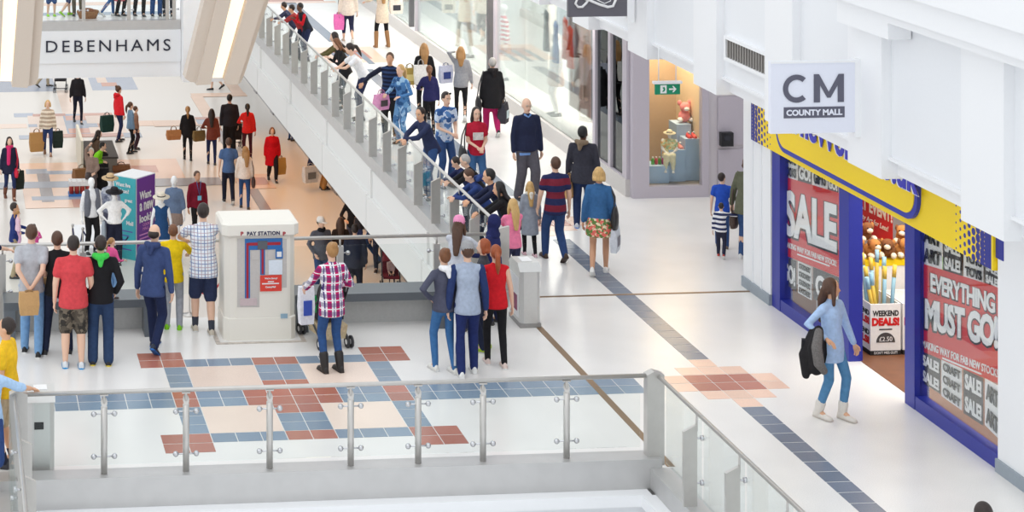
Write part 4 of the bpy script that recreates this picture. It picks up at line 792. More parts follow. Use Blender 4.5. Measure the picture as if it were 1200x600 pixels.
litter('silver litter bin beside the red sleeveless top woman', 5.58, .9, .145, .28, .78, 0, True); litter('pale litter bin with a black slot behind the lower left railing corner', -1.48, -4.2, .15, .2, .92, 0, False)
# ---- stroller with the child
def stroller(label, loc, rz, col, name='stroller', basket=True):
    t = thing(name, label, 'stroller', loc, radians(rz)); FR_ = mat('stroller_frame', (70, 70, 74), .4, .5); m = cloth(col)
    for x in (-.2, .2):
        MB().tube([(x, -.42, 1.0), (x, -.2, .62), (x, .38, .1)], .014, 8).build('frame_tube', FR_, t); MB().tube([(x, .25, .42), (x, -.34, .1)], .013, 8).build('frame_tube', FR_, t)
        for y in (-.34, .38):
            for dx in (-.03, .03): w_ = MB().tube([(x+dx-.012, y, .08), (x+dx+.012, y, .08)], .08, 16).build('wheel', mat('tyre', (60, 60, 64), .7), t); MB().tube([(x+dx-.015, y, .08), (x+dx+.015, y, .08)], .035, 12).build('hub', PWH, w_)
        MB().tube([(x, -.42, 1.0), (x*.9, -.5, 1.02)], .02, 8).build('grip', PBK, t)
    MB().prism([(-.18, -.2, .34), (-.18, .24, .36), (-.18, .26, .41), (-.18, -.1, .42), (-.18, -.24, .86), (-.18, -.29, .85)], (.36, 0, 0)).build('seat', m, t); MB().tube([(-.2, .36, .14), (.2, .36, .14)], .012, 8).build('footrest', FR_, t)
    R = []
    for k in range(7):
        a = radians(20+k*20); R.append([(.2*cos(q), -.16+.26*sin(q)*cos(a)-.05, .62+.3*sin(a)*max(sin(q), .02)) for q in [pi*i/8 for i in range(9)]])
    MB().rings([[Vector(p) for p in r] for r in R], cap=False).build('canopy', m, t)
    if basket: MB().rings([[Vector(p) for p in ((-w, -.32, z), (w, -.32, z), (w, .2, z), (-w, .2, z))] for w, z in ((.16, .12), (.19, .3))], sm=False).build('basket', mat('basket_beige', (206, 186, 150), .8, var=.25), t)
    return t
SL = onz(366, 412, 0)
stroller('dark stroller hung with a white bag pushed by the plaid shirt woman', (SL.x+.26, SL.y+.42, 0), 12, (48, 46, 48)); sp = Vector((SL.x+.2, SL.y+.45, 0))
bag('white plastic carrier bag hanging from the dark stroller handle', onz(357, 330, 1.0)+Vector((.02, 0, 0)), .2, .5, .12, (236, 238, 244), 10, .06, 'plastic', 'plastic_bag', (60, 90, 190))
person('toddler in a green shirt sitting in the dark stroller', loc=(sp.x-.02, sp.y-.1, .16), h=.85, face=-12, legs='sit', seat=.24, top=((40, 160, 90),), bottom=((60, 60, 80),), hair=('short', 'dk'), al='lap', ar='lap')
# ---- promotional cube on the lower floor
pc = onz(160, 209, ZL+2.0); u = Vector((-.80, .60, 0)); v = Vector((.62, .78, 0)); du, dv = 1.0, 1.0
# face widths follow the seen corners of its lid
ql, qr = onz(133, 204, ZL+2.0), onz(182, 202, ZL+2.0); u, v = ql-pc, qr-pc; u.z = v.z = 0; du, dv = u.length, v.length; u.normalize(); v.normalize()
tw = thing('promo_tower', 'tall teal and purple advertising cube with a white top', 'display', (pc.x, pc.y, ZL)); Z3 = Vector((0, 0, 1))
MB().prism([u*.02+v*.02, u*du, u*du+v*dv, v*dv], (0, 0, 1.99)).build('core', PWH, tw); TEAL = mat('promo_teal', (60, 176, 186), .5, var=.02); PUR = mat('promo_purple', (110, 52, 150), .5, var=.02)
nu = v*-1; nv = u*-1
MB().prism([u*.03+nu*.01, u*(du-.03)+nu*.01, u*(du-.03)+nu*.01+Z3*1.97, u*.03+nu*.01+Z3*1.97], v*.02).build('teal_face', TEAL, tw); MB().prism([v*.03+nv*.01, v*(dv-.03)+nv*.01, v*(dv-.03)+nv*.01+Z3*1.97, v*.03+nv*.01+Z3*1.97], u*.02).build('purple_face', PUR, tw)
for k, s in enumerate(['Want', 'a new', 'look?']): text(s, PWH, frame(v*(.1)+nv*.02+Z3*(1.45-.28*k), v, Z3), .2, tw, bold=.006, width=dv*(.62 if k != 1 else .75), height=.2)
PPK = mat('promo_pink', (226, 150, 214), .5)
for k, s in enumerate(['COUNTY', 'MALL']): text(s, PPK, frame(v*(dv*.3)+nv*.02+Z3*(.79-.1*k), v, Z3), .1, tw, width=dv*(.5 if k == 0 else .34), height=.07)
def bar(o_, dr_, w_, m_): MB().prism([o_, o_+dr_*w_, o_+dr_*w_+Z3*.028, o_+Z3*.028], dr_.cross(Z3)*.004).build('print_bar', m_, tw)
for k in range(4): bar(v*.1+nv*.016+Z3*(.58-.09*k), v, dv*(.8, .72, .78, .5)[k], PPK)
for k, s in enumerate(['Want live', 'fashion?', 'great', '?', 't', 'Mall']): text(s, PWH, frame(u*(du-.08 if k < 2 else (du*.5, du*.6, du*.5, du*.42)[k-2])+nu*.02+Z3*(1.74-.15*k-.08*(k//2)), u*-1, Z3), .1, tw, bold=.003, width=du*(.64, .58, .34, .07, .06, .3)[k], height=.1)
for k in range(5): bar(u*(du*.6)+nu*.016+Z3*(.66-.11*k), u*-1, du*(.45, .3, .14, .16, .4)[k], mat('promo_ink', (90, 90, 170), .5))
# ---- rope barrier
def stanchion(label, p, q=None, col=(30, 34, 80)):
    t = thing('rope_stanchion', label, 'barrier', (p.x, p.y, ZL)); MB().lathe((0, 0, 0), [(.16, 0), (.16, .02), (.03, .04), (.022, .06), (.022, .92), (.035, .94), (.035, .98), (.01, 1.0)], 14).build('post', STEEL, t)
    if q: d = Vector((q.x-p.x, q.y-p.y, 0)); MB().tube([d*f+Z3*(.92-.45*4*f*(1-f)) for f in [k/10 for k in range(11)]], .018, 8).build('rope', mat('rope_%s' % (col,), col, .8), t)
a = [onz(85, 262, ZL+1), onz(97, 266, ZL+1), onz(150, 274, ZL+1), onz(222, 316, ZL+1)]
stanchion('steel rope stanchion left of the mannequins', a[0], a[1]); stanchion('steel rope stanchion in front of the bald mannequin', a[1], a[2]); stanchion('steel rope stanchion with a red rope below the advertising cube', a[3], onz(262, 318, ZL+1), (190, 30, 40))
# ---- seat block, shopping and boxes on the lower floor
q = onz(99, 204, ZL)
t = thing('seat_block', 'grey upholstered seat block carrying the shoppers at the left', 'seat', (q.x, q.y, ZL)); bx((.0, .05, 0), (.95, 2.2, .42)).build('base', mat('seat_grey', (120, 116, 110), .7), t); bx((-.03, .02, .42), (.98, 2.23, .47)).build('cushion', mat('seat_dark', (70, 66, 64), .8), t); bx((-.1, .0, 0), (-.03, 2.3, .95)).build('side_panel', mat('panel_cream', (226, 222, 208), .6), t)
q = onz(93, 229, ZL); t = thing('bottle_pack', 'shrink wrapped pack of red bottles on a blue tray on the lower floor', 'bottles', (q.x, q.y, ZL)); bx((-.3, -.2, 0), (.3, .2, .08)).build('tray', mat('tray_blue', (60, 120, 190), .5), t)
for k in range(8): MB().lathe((-.22+.15*(k % 4), -.1+.2*(k//4), .08), [(.06, 0), (.06, .22), (.025, .3), (.025, .34)], 10).build('bottle', mat('bottle_red', (170, 50, 40), .3), t)
bx((-.29, -.19, .3), (.29, .19, .42)).build('wrap', mat('clear_wrap', (225, 225, 225), .3), t)
q = onz(96, 214, ZL); bag('brown paper carrier bag on the lower floor beside the grey haired woman', (q.x, q.y, ZL+.52), .5, .4, .25, (150, 104, 64), 20, .12, 'paper', 'paper_bag')
q = onz(119, 222, ZL); bag('black bag standing in front of the seated grey haired woman', (q.x, q.y, ZL+.72), .4, .6, .28, (30, 28, 30), -10, .12, 'cloth', 'holdall')
q = onz(142, 202, ZL); bag('flat brown bag lying beside the seat block', (q.x, q.y, ZL+.3), .5, .2, .3, (120, 80, 54), 0, .08, 'cloth', 'shopping_bag')
q = onz(108, 23, 0)
t = thing('wicker_basket', 'brown wicker basket on the department store bridge', 'basket', (q.x-.1, q.y+.3, 0)); MB().lathe((0, 0, 0), [(.2, 0), (.26, .18), (.25, .21), (.21, .17), (.19, .05)], 18, 1.2).build('weave', mat('wicker', (170, 120, 80), .8, var=.3, scale=40), t); MB().ball((0, 0, .19), (.2, .16, .09)).build('contents', mat('basket_fill', (150, 96, 66), .9, var=.3), t)
# ================================================================== WHO STANDS WHERE
JE, DJ, LJ, BK, NV = ((52, 80, 128),), ((34, 42, 66),), ((118, 158, 200),), ((30, 29, 32),), ((38, 44, 76),)
KR = (200, 158, 106)
# ---- bridge, backs to the viewer
p = person('man in a grey tee and pale jeans holding a paper bag behind him', (37, 262), 1.77, 8, al='behind', ar='behind', top=((182, 184, 190),), sleeve='short', bottom=LJ, shoes=(32, 32, 34), hair=('short', 'br'), legs='step')
bag('brown paper bag held behind the grey tee man', (p['hands'][0]+p['hands'][1])/2+Vector((-.02, -.1, 0)), .26, .3, .12, KR, 5, .02, 'paper', 'paper_bag')
p = person('man in a black tee standing between the grey tee and red tee men', (67, 270), 1.68, 5, top=BK, sleeve='short', bottom=DJ, shoes=(40, 40, 44), hair=('short', 'br'), legs='wide', al='front', skin='l')
bag('brown paper bag held by the black tee man', p['hands'][0]+Vector((-.12, .0, .05)), .24, .36, .12, (206, 166, 118), 0, .06, 'paper', 'paper_bag')
person('man in a red tee and camouflage shorts with blue trainers', (86, 275), 1.76, 3, top=((214, 74, 80),), sleeve='short', hem=.16, bottom=((92, 84, 74), 'camo', (58, 54, 50), (122, 112, 98)), blen='short', shoes=(225, 230, 235), sole=(30, 150, 215), hair=('short', 'dk'), bd=1.12, ar='fwd')
person('youth in a black hoodie with a bright green hood and jeans', (118, 275), 1.73, 5, top=BK, hood=((70, 205, 84),), bottom=((46, 66, 100),), blen='wide', shoes=(40, 40, 42), sole=(220, 196, 60), hair=('short', 'dk'), ar='pocket', al='pocket')
person('little girl in a pink top perched on the bench looking right', (131, 278), .86, 60, .47, top=((226, 92, 150),), bottom=LJ, hair=('pony', 'lb'), shoes=(60, 50, 50), ar='bent', turn=20)
person('balding man in a navy hoodie and dark jeans leaning right', (181, 262), 1.76, 28, lean=6, legs='walk', top=((62, 78, 122),), hood=((56, 70, 112),), bottom=((34, 44, 78),), shoes=(30, 40, 60), sole=(30, 110, 190), hair=('ring', 'dk'), ar='hang', hem=.17)
person('boy in a yellow tee, grey joggers and lime green shoes', (203, 262), 1.48, 10, top=((242, 206, 24),), sleeve='half', bottom=((164, 168, 176),), shoes=(140, 220, 20), sole=(140, 220, 20), hair=('short', 'ch'), ar='railo', hem=.18)
person('tall man in a pale checked shirt and navy shorts at the rail', (238, 237), 1.82, 2, lean=6, top=((232, 236, 242), 'check', (120, 140, 180), (176, 150, 160), .09), sleeve='short', bottom=((46, 56, 86),), blen='short', shoes=(206, 196, 180), socks=(58, 62, 74), hair=('short', 'dk'), ar='rail', al='railo', bd=1.1, hem=.2, legs='step')
person('person in navy reaching along the handrail at the left edge', loc=(-2.2, .95, 0), h=1.72, face=65, top=NV, sleeve='half', bottom=((225, 225, 225),), ar=(.12, .62, 1.13), al='hang', hair=('short', 'dk'))
person('woman in a magenta plaid shirt and black boots pushing a stroller', (389, 283), 1.72, -14, top=((196, 34, 100), 'plaid', (238, 236, 242), (66, 46, 110), .11), bottom=((50, 84, 136),), blen='skinny', shoes=(40, 36, 36), boot=.35, sole=(60, 50, 46), hair=('bun', 'lb'), al='push', ar='bent', fem=True, hem=.2, bd=1.04)
person('woman in a charcoal sweater with her left hand on her hip', (521, 290), 1.64, -12, top=((80, 82, 100),), bottom=((64, 112, 164),), blen='skinny', shoes=(236, 234, 228), hair=('bun', 'ch'), al='hip', fem=True, hem=.1, legs='step', hood=((238, 238, 240),))
person('man in a grey cap, raglan top and navy track trousers', (548, 283), 1.75, 4, top=((168, 180, 200),), sleeves=((42, 58, 104),), bottom=((36, 48, 100),), shoes=(238, 238, 236), hair=('short', 'br'), hat=('beanie', (156, 156, 158)), legs='step', hem=.15, flip=True,
       extra=lambda k: [bx((sx*.115*k['s']-.012, -.02, .12), (sx*.115*k['s']+.012, .0, .8)).build('side_stripe', PWH, k['T']) for sx in (-1.45,)])
person('short ginger haired girl in a dark jacket facing left', (567, 279), 1.53, -65, top=((64, 66, 74),), bottom=DJ, shoes=(168, 200, 50), hair=('bob', 'gi'), al='bent', ar='bent', fem=True)
person('woman in a red sleeveless top with a long ginger ponytail', (581, 286), 1.62, 4, top=((208, 30, 40),), sleeve='none', bottom=BK, blen='skinny', shoes=(226, 204, 196), hair=('pony', 'gi'), fem=True, legs='step', al='front')
person('girl in a pink cap and pale grey top at the rail corner', (538, 253), 1.6, 28, lean=8, top=((202, 206, 216),), bottom=NV, hair=('vlong', 'br'), hat=('cap', (238, 152, 192)), al='rail', ar='railo', fem=True)
person('woman in a navy headscarf and navy coat looking left', (578, 251), 1.56, -48, top=((38, 44, 94),), coat=.35, bottom=NV, hair=('hijab', (34, 40, 88)), al='bent', ar='fold', fem=True, skin='t')
person('girl in a pink top with very long blonde hair', (601, 232), 1.42, -12, top=((240, 132, 168),), bottom=((50, 54, 84),), hair=('vlong', 'bl'), ar='fold', al='rail', fem=True)
# ---- leaning on the long rail
RX = 6.05
def rail_person(label, px, py, h, lean, face=-88, ar='rail', al='rail', **k):
    """stands back from the walkway rail; height over the floor follows from the head seen above the rail"""
    return person(label, (px, py), h, face, lean=lean, ar=ar, al=al, **k)
rail_person('black haired woman in black leaning on the rail end', 584, 212, 1.55, 22, -70, top=BK, bottom=BK, hair=('long', 'bk'), fem=True, skin='t')
rail_person('man with thick black hair and a navy jacket leaning on the rail', 572, 197, 1.66, 28, -80, top=((34, 40, 68),), bottom=DJ, hair=('short', 'bk'), skin='t')
rail_person('boy in a blue hooded jacket resting his head on his folded arms', 545, 199, 1.5, 30, -88, top=((46, 66, 122),), hood=((50, 72, 130),), bottom=DJ, hair=('short', 'br'), pitch=35)
rail_person('grey haired woman in black leaning over the rail', 542, 181, 1.5, 30, -80, top=BK, bottom=((70, 84, 110),), hair=('short', 'gr'), fem=True, pitch=20)
rail_person('dark haired boy in navy leaning beside the grey haired woman', 531, 184, 1.36, 34, -84, top=((36, 44, 84),), bottom=DJ, hair=('short', 'dk'), pitch=25)
rail_person('man in a navy zip jacket leaning sideways with folded forearms', 492, 125, 1.72, 24, -110, top=((44, 52, 84),), bottom=JE, hair=('short', 'dk'), turn=-20, skin='t')
rail_person('man in a white tee with dark ponytail leaning on the rail', 407, 51, 1.72, 30, -92, top=((238, 238, 240),), sleeve='short', bottom=NV, hair=('pony', 'dk'), pitch=25)
rail_person('long haired woman in black holding a blue phone at the rail', 392, 45, 1.6, 20, -95, top=BK, bottom=BK, hair=('long', 'ch'), fem=True, ar='phone', al='phone', pitch=25)
rail_person('dark haired person in olive behind the woman with the phone', 391, 37, 1.62, 24, -80, top=((100, 92, 56),), bottom=DJ, hair=('long', 'dk'), fem=True)
rail_person('boy in a black jacket with red sleeves leaning on the rail', 351, 3, 1.5, 24, -105, top=((34, 36, 48),), sleeves=((200, 26, 40),), bottom=NV, hair=('short', 'bk'), skin='d', ar='phone', al='phone')
rail_person('brown haired child left of the boy with red sleeves', 341, 5, 1.42, 30, -80, top=((170, 60, 60),), bottom=DJ, hair=('short', 'dk'), skin='t')
rail_person('small dark haired child at the far end of the rail', 332, 2, 1.4, 30, -80, top=((60, 64, 90),), bottom=DJ, hair=('short', 'dk'), skin='t')
# ---- walkway
p = person('woman in a dark red print top with a black handbag', (558, 125), 1.64, 178, top=((180, 32, 56),), sleeve='short', bottom=((62, 100, 146),), hair=('long', 'dk'), al='front', ar='front', fem=True,
           extra=lambda k: bx((-.1*k['s'], .12*k['s'], 1.13*k['s']), (.1*k['s'], .128*k['s'], 1.27*k['s'])).build('shirt_print', mat('print_tee', (236, 224, 220), .7, var=.3, scale=20), k['T']))
shoulder_bag('black handbag on the shoulder of the dark red top woman', p, 1, out=.26, w=.34, h=.26, drop=.5)
person('young man in a blue tie dye tee with sunglasses on his head', (523, 107), 1.76, 160, lean=6, top=((206, 220, 238), 'dye', (96, 140, 196), (60, 100, 160)), sleeve='short', bottom=JE, hair=('short', 'dk'), al='front', ar='front',
       extra=lambda k: [ell(MB(), k['hp'](e*.034, .058, .112), (.028*k['s'], .012*k['s'], .02*k['s']), k['HM'], 10, 6).build('sunglass_lens', EYE, k['T']) for e in (-1, 1)])
def glasses(k):
    for e in (-1, 1): MB().rings([[k['hp'](e*.031+.023*cos(a)*q, .096, .01+.019*sin(a)*q) for a in [2*pi*i/14 for i in range(14)]] for q in (1., .84)], cap=False).build('spectacles', PBK, k['T'])
    bx((-.16*k['s'], -.11, .79*k['s']), (.16*k['s'], .115, .83*k['s'])).build('shirt_hem', cloth((120, 160, 220)), k['T'])
    limb(MB(), [k['hp'](-.05, .05, -.14), k['hp'](0, .07, -.18), k['hp'](.05, .05, -.14)], [.018*k['s']]*3).build('collar', cloth((120, 160, 220)), k['T'])
person('elderly bald man in a navy sweater and grey trousers', (617, 114), 1.84, 172, top=((36, 42, 68),), bottom=((90, 88, 96),), blen='wide', shoes=(40, 38, 40), hair=('ring', 'wh'), bd=1.1, extra=glasses, legs='step', hem=.1)
person('man in a maroon and navy striped polo walking away', (651, 183), 1.68, -4, legs='walk', top=((40, 46, 86), 'stripe', (122, 38, 56), None, .2), sleeve='short', bottom=((48, 72, 118),), shoes=(76, 58, 46), sole=(60, 46, 40), hair=('short', 'br'), bd=1.08, hem=.16, al='fwd')
person('girl in a grey hooded coat with fair hair walking away', (621, 212), 1.2, 3, legs='step', top=((152, 158, 170),), coat=.5, hood=((232, 226, 214),), bottom=BK, blen='skinny', shoes=(232, 190, 200), hair=('vlong', 'bl'), fem=True)
p = person('man in a dark padded jacket with fur trimmed hood', (683, 147), 1.74, 18, legs='step', top=((56, 56, 66),), coat=.78, hood=((130, 112, 92),), bottom=((40, 56, 96),), shoes=(220, 226, 236), sole=(70, 130, 210), hair=('short', 'bk'), skin='d', al='fwd', ar='hang', turn=20, bd=1.06)
bag('brown paper bag carried by the man in the padded jacket', p['hands'][0]+Vector((0, -.08, .06)), .3, .36, .12, (206, 160, 108), 60, .05, 'paper', 'paper_bag')
p = person('blonde woman in a denim jacket and floral skirt walking away', (702, 195), 1.7, 22, legs='walk', flip=True, top=((56, 100, 148),), bottom=((96, 130, 70), 'floral', (226, 110, 100), (232, 214, 180)), blen='skirt', shoes=(236, 234, 232), hair=('bob', 'bl'), fem=True, skin='m', al='hang', ar='hang')
shoulder_bag('black and white striped tote on the denim jacket woman', p, 1, (40, 38, 40), .38, .34, .42)
bag('grey plastic carrier bag carried by the denim jacket woman', p['hands'][1], .3, .36, .1, (206, 210, 218), 60, .06, 'plastic', 'plastic_bag', (120, 120, 130))
person('boy in a bright blue tee by the alcove', (846, 202), 1.22, 22, legs='step', top=((42, 84, 190),), sleeve='short', bottom=JE, hair=('short', 'dk'), shoes=(110, 96, 84), turn=40)
person('toddler in a striped top reaching up to an adult hand', (845, 237), .9, 25, legs='walk', top=((238, 238, 242), 'stripe', (52, 60, 96), None, .075), bottom=((44, 46, 66),), hair=('short', 'dk'), shoes=(190, 60, 50), ar=(.42, .35, 1.35))
p = person('adult in an olive jumper half hidden by the white pilaster', ft=(876, 304), h=1.66, face=40, lean=10, top=((98, 100, 82),), hem=.2, bottom=((60, 88, 136),), blen='skinny', hair=('bob', 'br'), shoes=(232, 232, 232), fem=True, al=(-.3, .1, .85), ar='bent', bd=1.1)
shoulder_bag('dark brown shoulder bag of the olive jumper adult', p, -1, (84, 66, 58), .3, .26, .72, .05)
def fur(k):
    s = k['s']; a, e, w_ = k['arms'][1]; c = (e*.4+w_*.6); m = MB()
    limb(m, [(c+Vector((.02, .02, .04)))*s, (c+Vector((.1, .04, -.16)))*s, (c+Vector((.1, .04, -.4)))*s], [.06*s, .1*s, .09*s], 12)
    limb(m, [(c+Vector((.03, -.06, .0)))*s, (c+Vector((.12, -.1, -.28)))*s, (c+Vector((.16, -.06, -.5)))*s], [.05*s, .08*s, .05*s], 10); pend('draped_coat', m, cloth((36, 34, 36)), k['T'], .016)
    f = MB(); limb(f, [(c+Vector((.1, .08, .05)))*s, (c+Vector((.17, .1, -.12)))*s, (c+Vector((.15, .12, -.32)))*s, (c+Vector((.06, .12, -.42)))*s], [.05*s, .065*s, .065*s, .05*s], 12); pend('fur_collar', f, mat('grey_fur', (120, 116, 114), .95, var=.3, scale=60, bmp=.8), k['T'], .014)
p = person('long haired woman in a pale blue shirt and pale boots by the shop', (974, 325), 1.74, 150, legs='step', top=((172, 198, 234),), hem=.24, bottom=((86, 136, 178),), blen='skinny', shoes=(228, 222, 214), boot=.25, sole=(210, 200, 190), hair=('vlong', 'br'), fem=True, ar=(.3, .13, 1.07), al=(-.36, .08, .83), turn=-55, extra=fur, skin='t')
bag('black structured handbag beside the pale blue shirt woman', p['hands'][1]+Vector((-.1, .1, .03)), .28, .25, .14, (34, 34, 38), -20, .08, 'cloth', 'handbag')
person('dark haired passer-by of whom only the head shows at the bottom right', (1152, 587), 1.7, 10, top=BK, bottom=BK, hair=('short', 'dk'))
p = person('short haired woman in a long black coat and magenta trousers', (577, 67), 1.63, 4, legs='walk', top=BK, coat=.62, bottom=((176, 34, 96),), shoes=(36, 36, 38), hair=('short', 'gr'), fem=True, bd=1.15, hood=((34, 32, 34),))
shoulder_bag('black handbag on the left of the black coat woman', p, -1, (28, 27, 30), .36, .3, .62, out=.3); bag('white and black carrier bags in the right hand of the black coat woman', p['hands'][1], .3, .4, .16, (60, 58, 66), 60, .1, 'plastic', 'plastic_bag', (200, 220, 226))
p = person('fair haired woman in a grey hoodie with a phone at her ear', (540, 54), 1.6, 14, legs='walk', top=((154, 156, 162),), bottom=BK, blen='skinny', shoes=(236, 236, 236), hair=('long', 'lb'), fem=True, al='ear', ar='fwd', hem=.16)
bag('blue and white carrier bag hanging from the grey hoodie woman', p['loc']+Vector((-.32, .0, 1.22)), .3, .36, .1, (196, 200, 220), 20, .06, 'plastic', 'plastic_bag', (40, 60, 130))
p = person('woman with very long hair in a black cardigan', (497, 50), 1.63, 8, top=BK, coat=.75, bottom=BK, blen='skinny', hair=('vlong', 'lb'), fem=True)
bag('gold shopping bag on the arm of the black cardigan woman', p['loc']+Vector((-.33, -.1, 1.2)), .36, .34, .14, (176, 150, 80), 10, .1, 'cloth', 'shopping_bag', (220, 200, 130)); bag('white tote bag behind the black cardigan woman', p['loc']+Vector((-.12, -.2, 1.3)), .28, .4, .1, (236, 234, 230), 5, .12, 'cloth', 'tote_bag')
person('girl in a navy sweater with a brown ponytail', (503, 76), 1.42, 8, top=((46, 46, 94),), bottom=BK, blen='skinny', hair=('pony', 'ch'), fem=True, al='bent')
p = person('blonde woman in a blue tie dye tunic with grey shawl', (469, 75), 1.62, -125, top=((76, 124, 176), 'dye', (46, 84, 132), (150, 186, 214)), hem=.25, bottom=((110, 156, 200), 'dye', (70, 112, 160), (160, 190, 220)), hair=('pony', 'bl'), fem=True, al='bent', ar='bent', lean=8, extra=lambda k: pend('shawl', limb(MB(), [(k['SH'][0]+Vector((.02, -.07, -.06)))*k['s'], (k['N']+Vector((0, -.11, -.2)))*k['s'], (k['SH'][1]+Vector((-.02, -.07, -.06)))*k['s']], [.07*k['s'], .11*k['s'], .07*k['s']], 12), cloth((116, 104, 116)), k['T'], .018))
bag('floral gift bag held over the rail by the blonde woman', p['hands'][1]+Vector((-.1, 0, .1)), .3, .3, .16, (220, 150, 190), 30, .1, 'cloth', 'gift_bag', (70, 60, 60))
person('man in a navy cardigan over a striped tee reaching for the rail', (457, 61), 1.76, -158, top=((40, 60, 100), 'stripe', (20, 26, 46), None, .08), sleeves=((34, 38, 56),), bottom=BK, hair=('short', 'br'), ar=(.5, .22, 1.12), al='hang', bd=1.12, skin='m', lean=5)
p = person('woman in a cream top walking away with a pink bag', ft=(408, 50), h=1.68, face=4, legs='walk', top=((228, 216, 204),), hem=.2, bottom=((40, 44, 74),), blen='capri', hair=('long', 'br'), fem=True, shoes=(206, 180, 160))
bag('pink carrier bag in the left hand of the cream top woman', p['hands'][0], .26, .4, .1, (236, 120, 190), 0, .06, 'plastic', 'plastic_bag'); shoulder_bag('black shoulder bag low on the cream top woman', p, -1, (34, 32, 34), .26, .24, .68, .12)
p = person('woman in a beige jumper with tall tan boots', ft=(448, 56), h=1.7, face=-3, legs='wide', top=((224, 208, 188),), hem=.3, bottom=BK, blen='skinny', shoes=(156, 112, 68), boot=.75, hair=('vlong', 'lb'), fem=True, al=(-.42, .1, 1.2), ar=(.45, .1, 1.3))
bag('white printed tote bag swinging from the beige jumper woman', p['hands'][1]+Vector((-.05, 0, 0)), .34, .34, .1, (240, 230, 220), 10, .08, 'cloth', 'tote_bag', (60, 60, 70))
person('man in a yellow polo shirt and tan shorts at the lower left', (8, 371), 1.73, -70, top=((240, 192, 40),), sleeve='short', bottom=((196, 176, 146),), blen='short', hair=('short', 'dk'), skin='t', socks=(36, 40, 60), bd=1.1, shoes=(60, 60, 66))
person('person in a pale blue shirt holding the handrail in the lower left corner', ft=(-12, 588), h=1.74, face=50, top=((176, 206, 238),), sleeve='half', bottom=((52, 76, 130),), blen='short', ar=(.12, .52, 1.14), al='hang', hair=('short', 'dk'), shoes=(60, 48, 42), sole=(50, 40, 36), skin='t', legs='step')
# ---- far bridge: mostly legs in view
for lb, px, f, hh, kw in [('bare legged child in denim shorts and lime shoes on the bridge', 60, 175, 1.5, dict(bottom=JE, blen='short', shoes=(150, 230, 30), top=((60, 70, 100),))), ('person in shorts with lime trainers half turned on the bridge', 76, 60, 1.6, dict(bottom=((60, 70, 110),), blen='short', shoes=(150, 220, 40), legs='walk', top=BK)),
                          ('person in olive trousers on the bridge', 91, 190, 1.7, dict(bottom=((104, 98, 84),), top=((90, 90, 90),))), ('person in bright jeans and white trainers crossing the bridge', 125, 80, 1.68, dict(bottom=((58, 100, 156),), legs='walk', shoes=(240, 240, 240), blen='skinny', top=((120, 60, 70),))),
                          ('person in a pink coat and black trousers on the bridge', 141, 150, 1.66, dict(bottom=BK, coat=.45, top=((196, 100, 110),), fem=True)), ('person in black trousers and black trainers on the bridge', 163, 170, 1.75, dict(bottom=BK, legs='step', shoes=(36, 36, 38), top=((70, 70, 74),))),
                          ('person in loose blue jeans leaning on the bridge rail', 183, 180, 1.74, dict(bottom=((50, 84, 140),), blen='wide', top=((60, 80, 120),))), ('person in dark clothes by the bridge end posts', 197, 185, 1.72, dict(bottom=((44, 46, 56),), top=((60, 60, 66),)))]:
    person(lb, ft=(px, 19), h=hh, face=f, **kw)
# ================================================================== LOWER HALL
zl = ZL
p = person('woman in a cream striped jumper carrying bags in both hands', (56, 117), 1.68, 182, zl, legs='walk', top=((236, 226, 210), 'stripe', (186, 168, 150), None, .12), bottom=((44, 60, 104),), blen='skinny', hair=('bob', 'bl'), fem=True, shoes=(150, 110, 84))
bag('large tan paper bag of the cream jumper woman', p['hands'][1]+Vector((-.1, 0, 0)), .42, .56, .18, (186, 140, 84), 10, .12, 'paper', 'paper_bag'); bag('dark green bag of the cream jumper woman', p['hands'][0]+Vector((.06, 0, 0)), .3, .5, .14, (36, 48, 44), 10, .08, 'plastic', 'plastic_bag')
p = person('woman in a pink scarf and dark cardigan with brown boots', (11, 160), 1.74, 172, zl, legs='walk', top=((36, 38, 62),), coat=.7, bottom=((36, 48, 88),), blen='skinny', shoes=(116, 66, 44), boot=.5, hair=('long', 'dk'), fem=True, extra=lambda k: limb(limb(MB(), [k['hp'](-.06, .03, -.13), k['hp'](.06, .05, -.14)], [.05*k['s']]*2), [(k['N']+Vector((.03, .1, -.05)))*k['s'], (k['N']+Vector((.05, .15, -.45)))*k['s']], [.06*k['s'], .05*k['s']]).build('scarf', cloth((214, 50, 110)), k['T']))
shoulder_bag('small red bag of the pink scarf woman', p, -1, (214, 24, 60), .3, .24, .62, .14, out=.16); bag('dark carrier bag in the hand of the pink scarf woman', p['hands'][0], .3, .5, .12, (38, 44, 38), 20, .06, 'plastic', 'plastic_bag')
person('woman in a black leather jacket walking beside a pram', (91, 82), 1.74, 176, zl, legs='walk', top=((34, 32, 36),), bottom=((26, 28, 44),), blen='skinny', hair=('long', 'dk'), fem=True, hem=.06)
q = onz(71, 106, zl); stroller('black pram beside the leather jacket woman', (q.x, q.y, zl), 175, (44, 42, 44), 'pram', False)
person('walker in beige trousers under the department store bridge', ft=(49, 102), h=1.75, z=zl, face=90, legs='walk', top=((90, 90, 100),), bottom=((190, 172, 144),))
p = person('woman in a red hooded top with a dark green bag', (139, 100), 1.76, 62, zl, legs='step', top=((216, 36, 48),), hood=((210, 34, 46),), bottom=((36, 44, 78),), blen='skinny', hair=('bun', 'br'), fem=True)
bag('dark green shopping bag of the red hooded woman', p['hands'][0]+Vector((-.25, .1, 0)), .4, .5, .2, (30, 60, 54), 20, .1, 'cloth', 'shopping_bag')
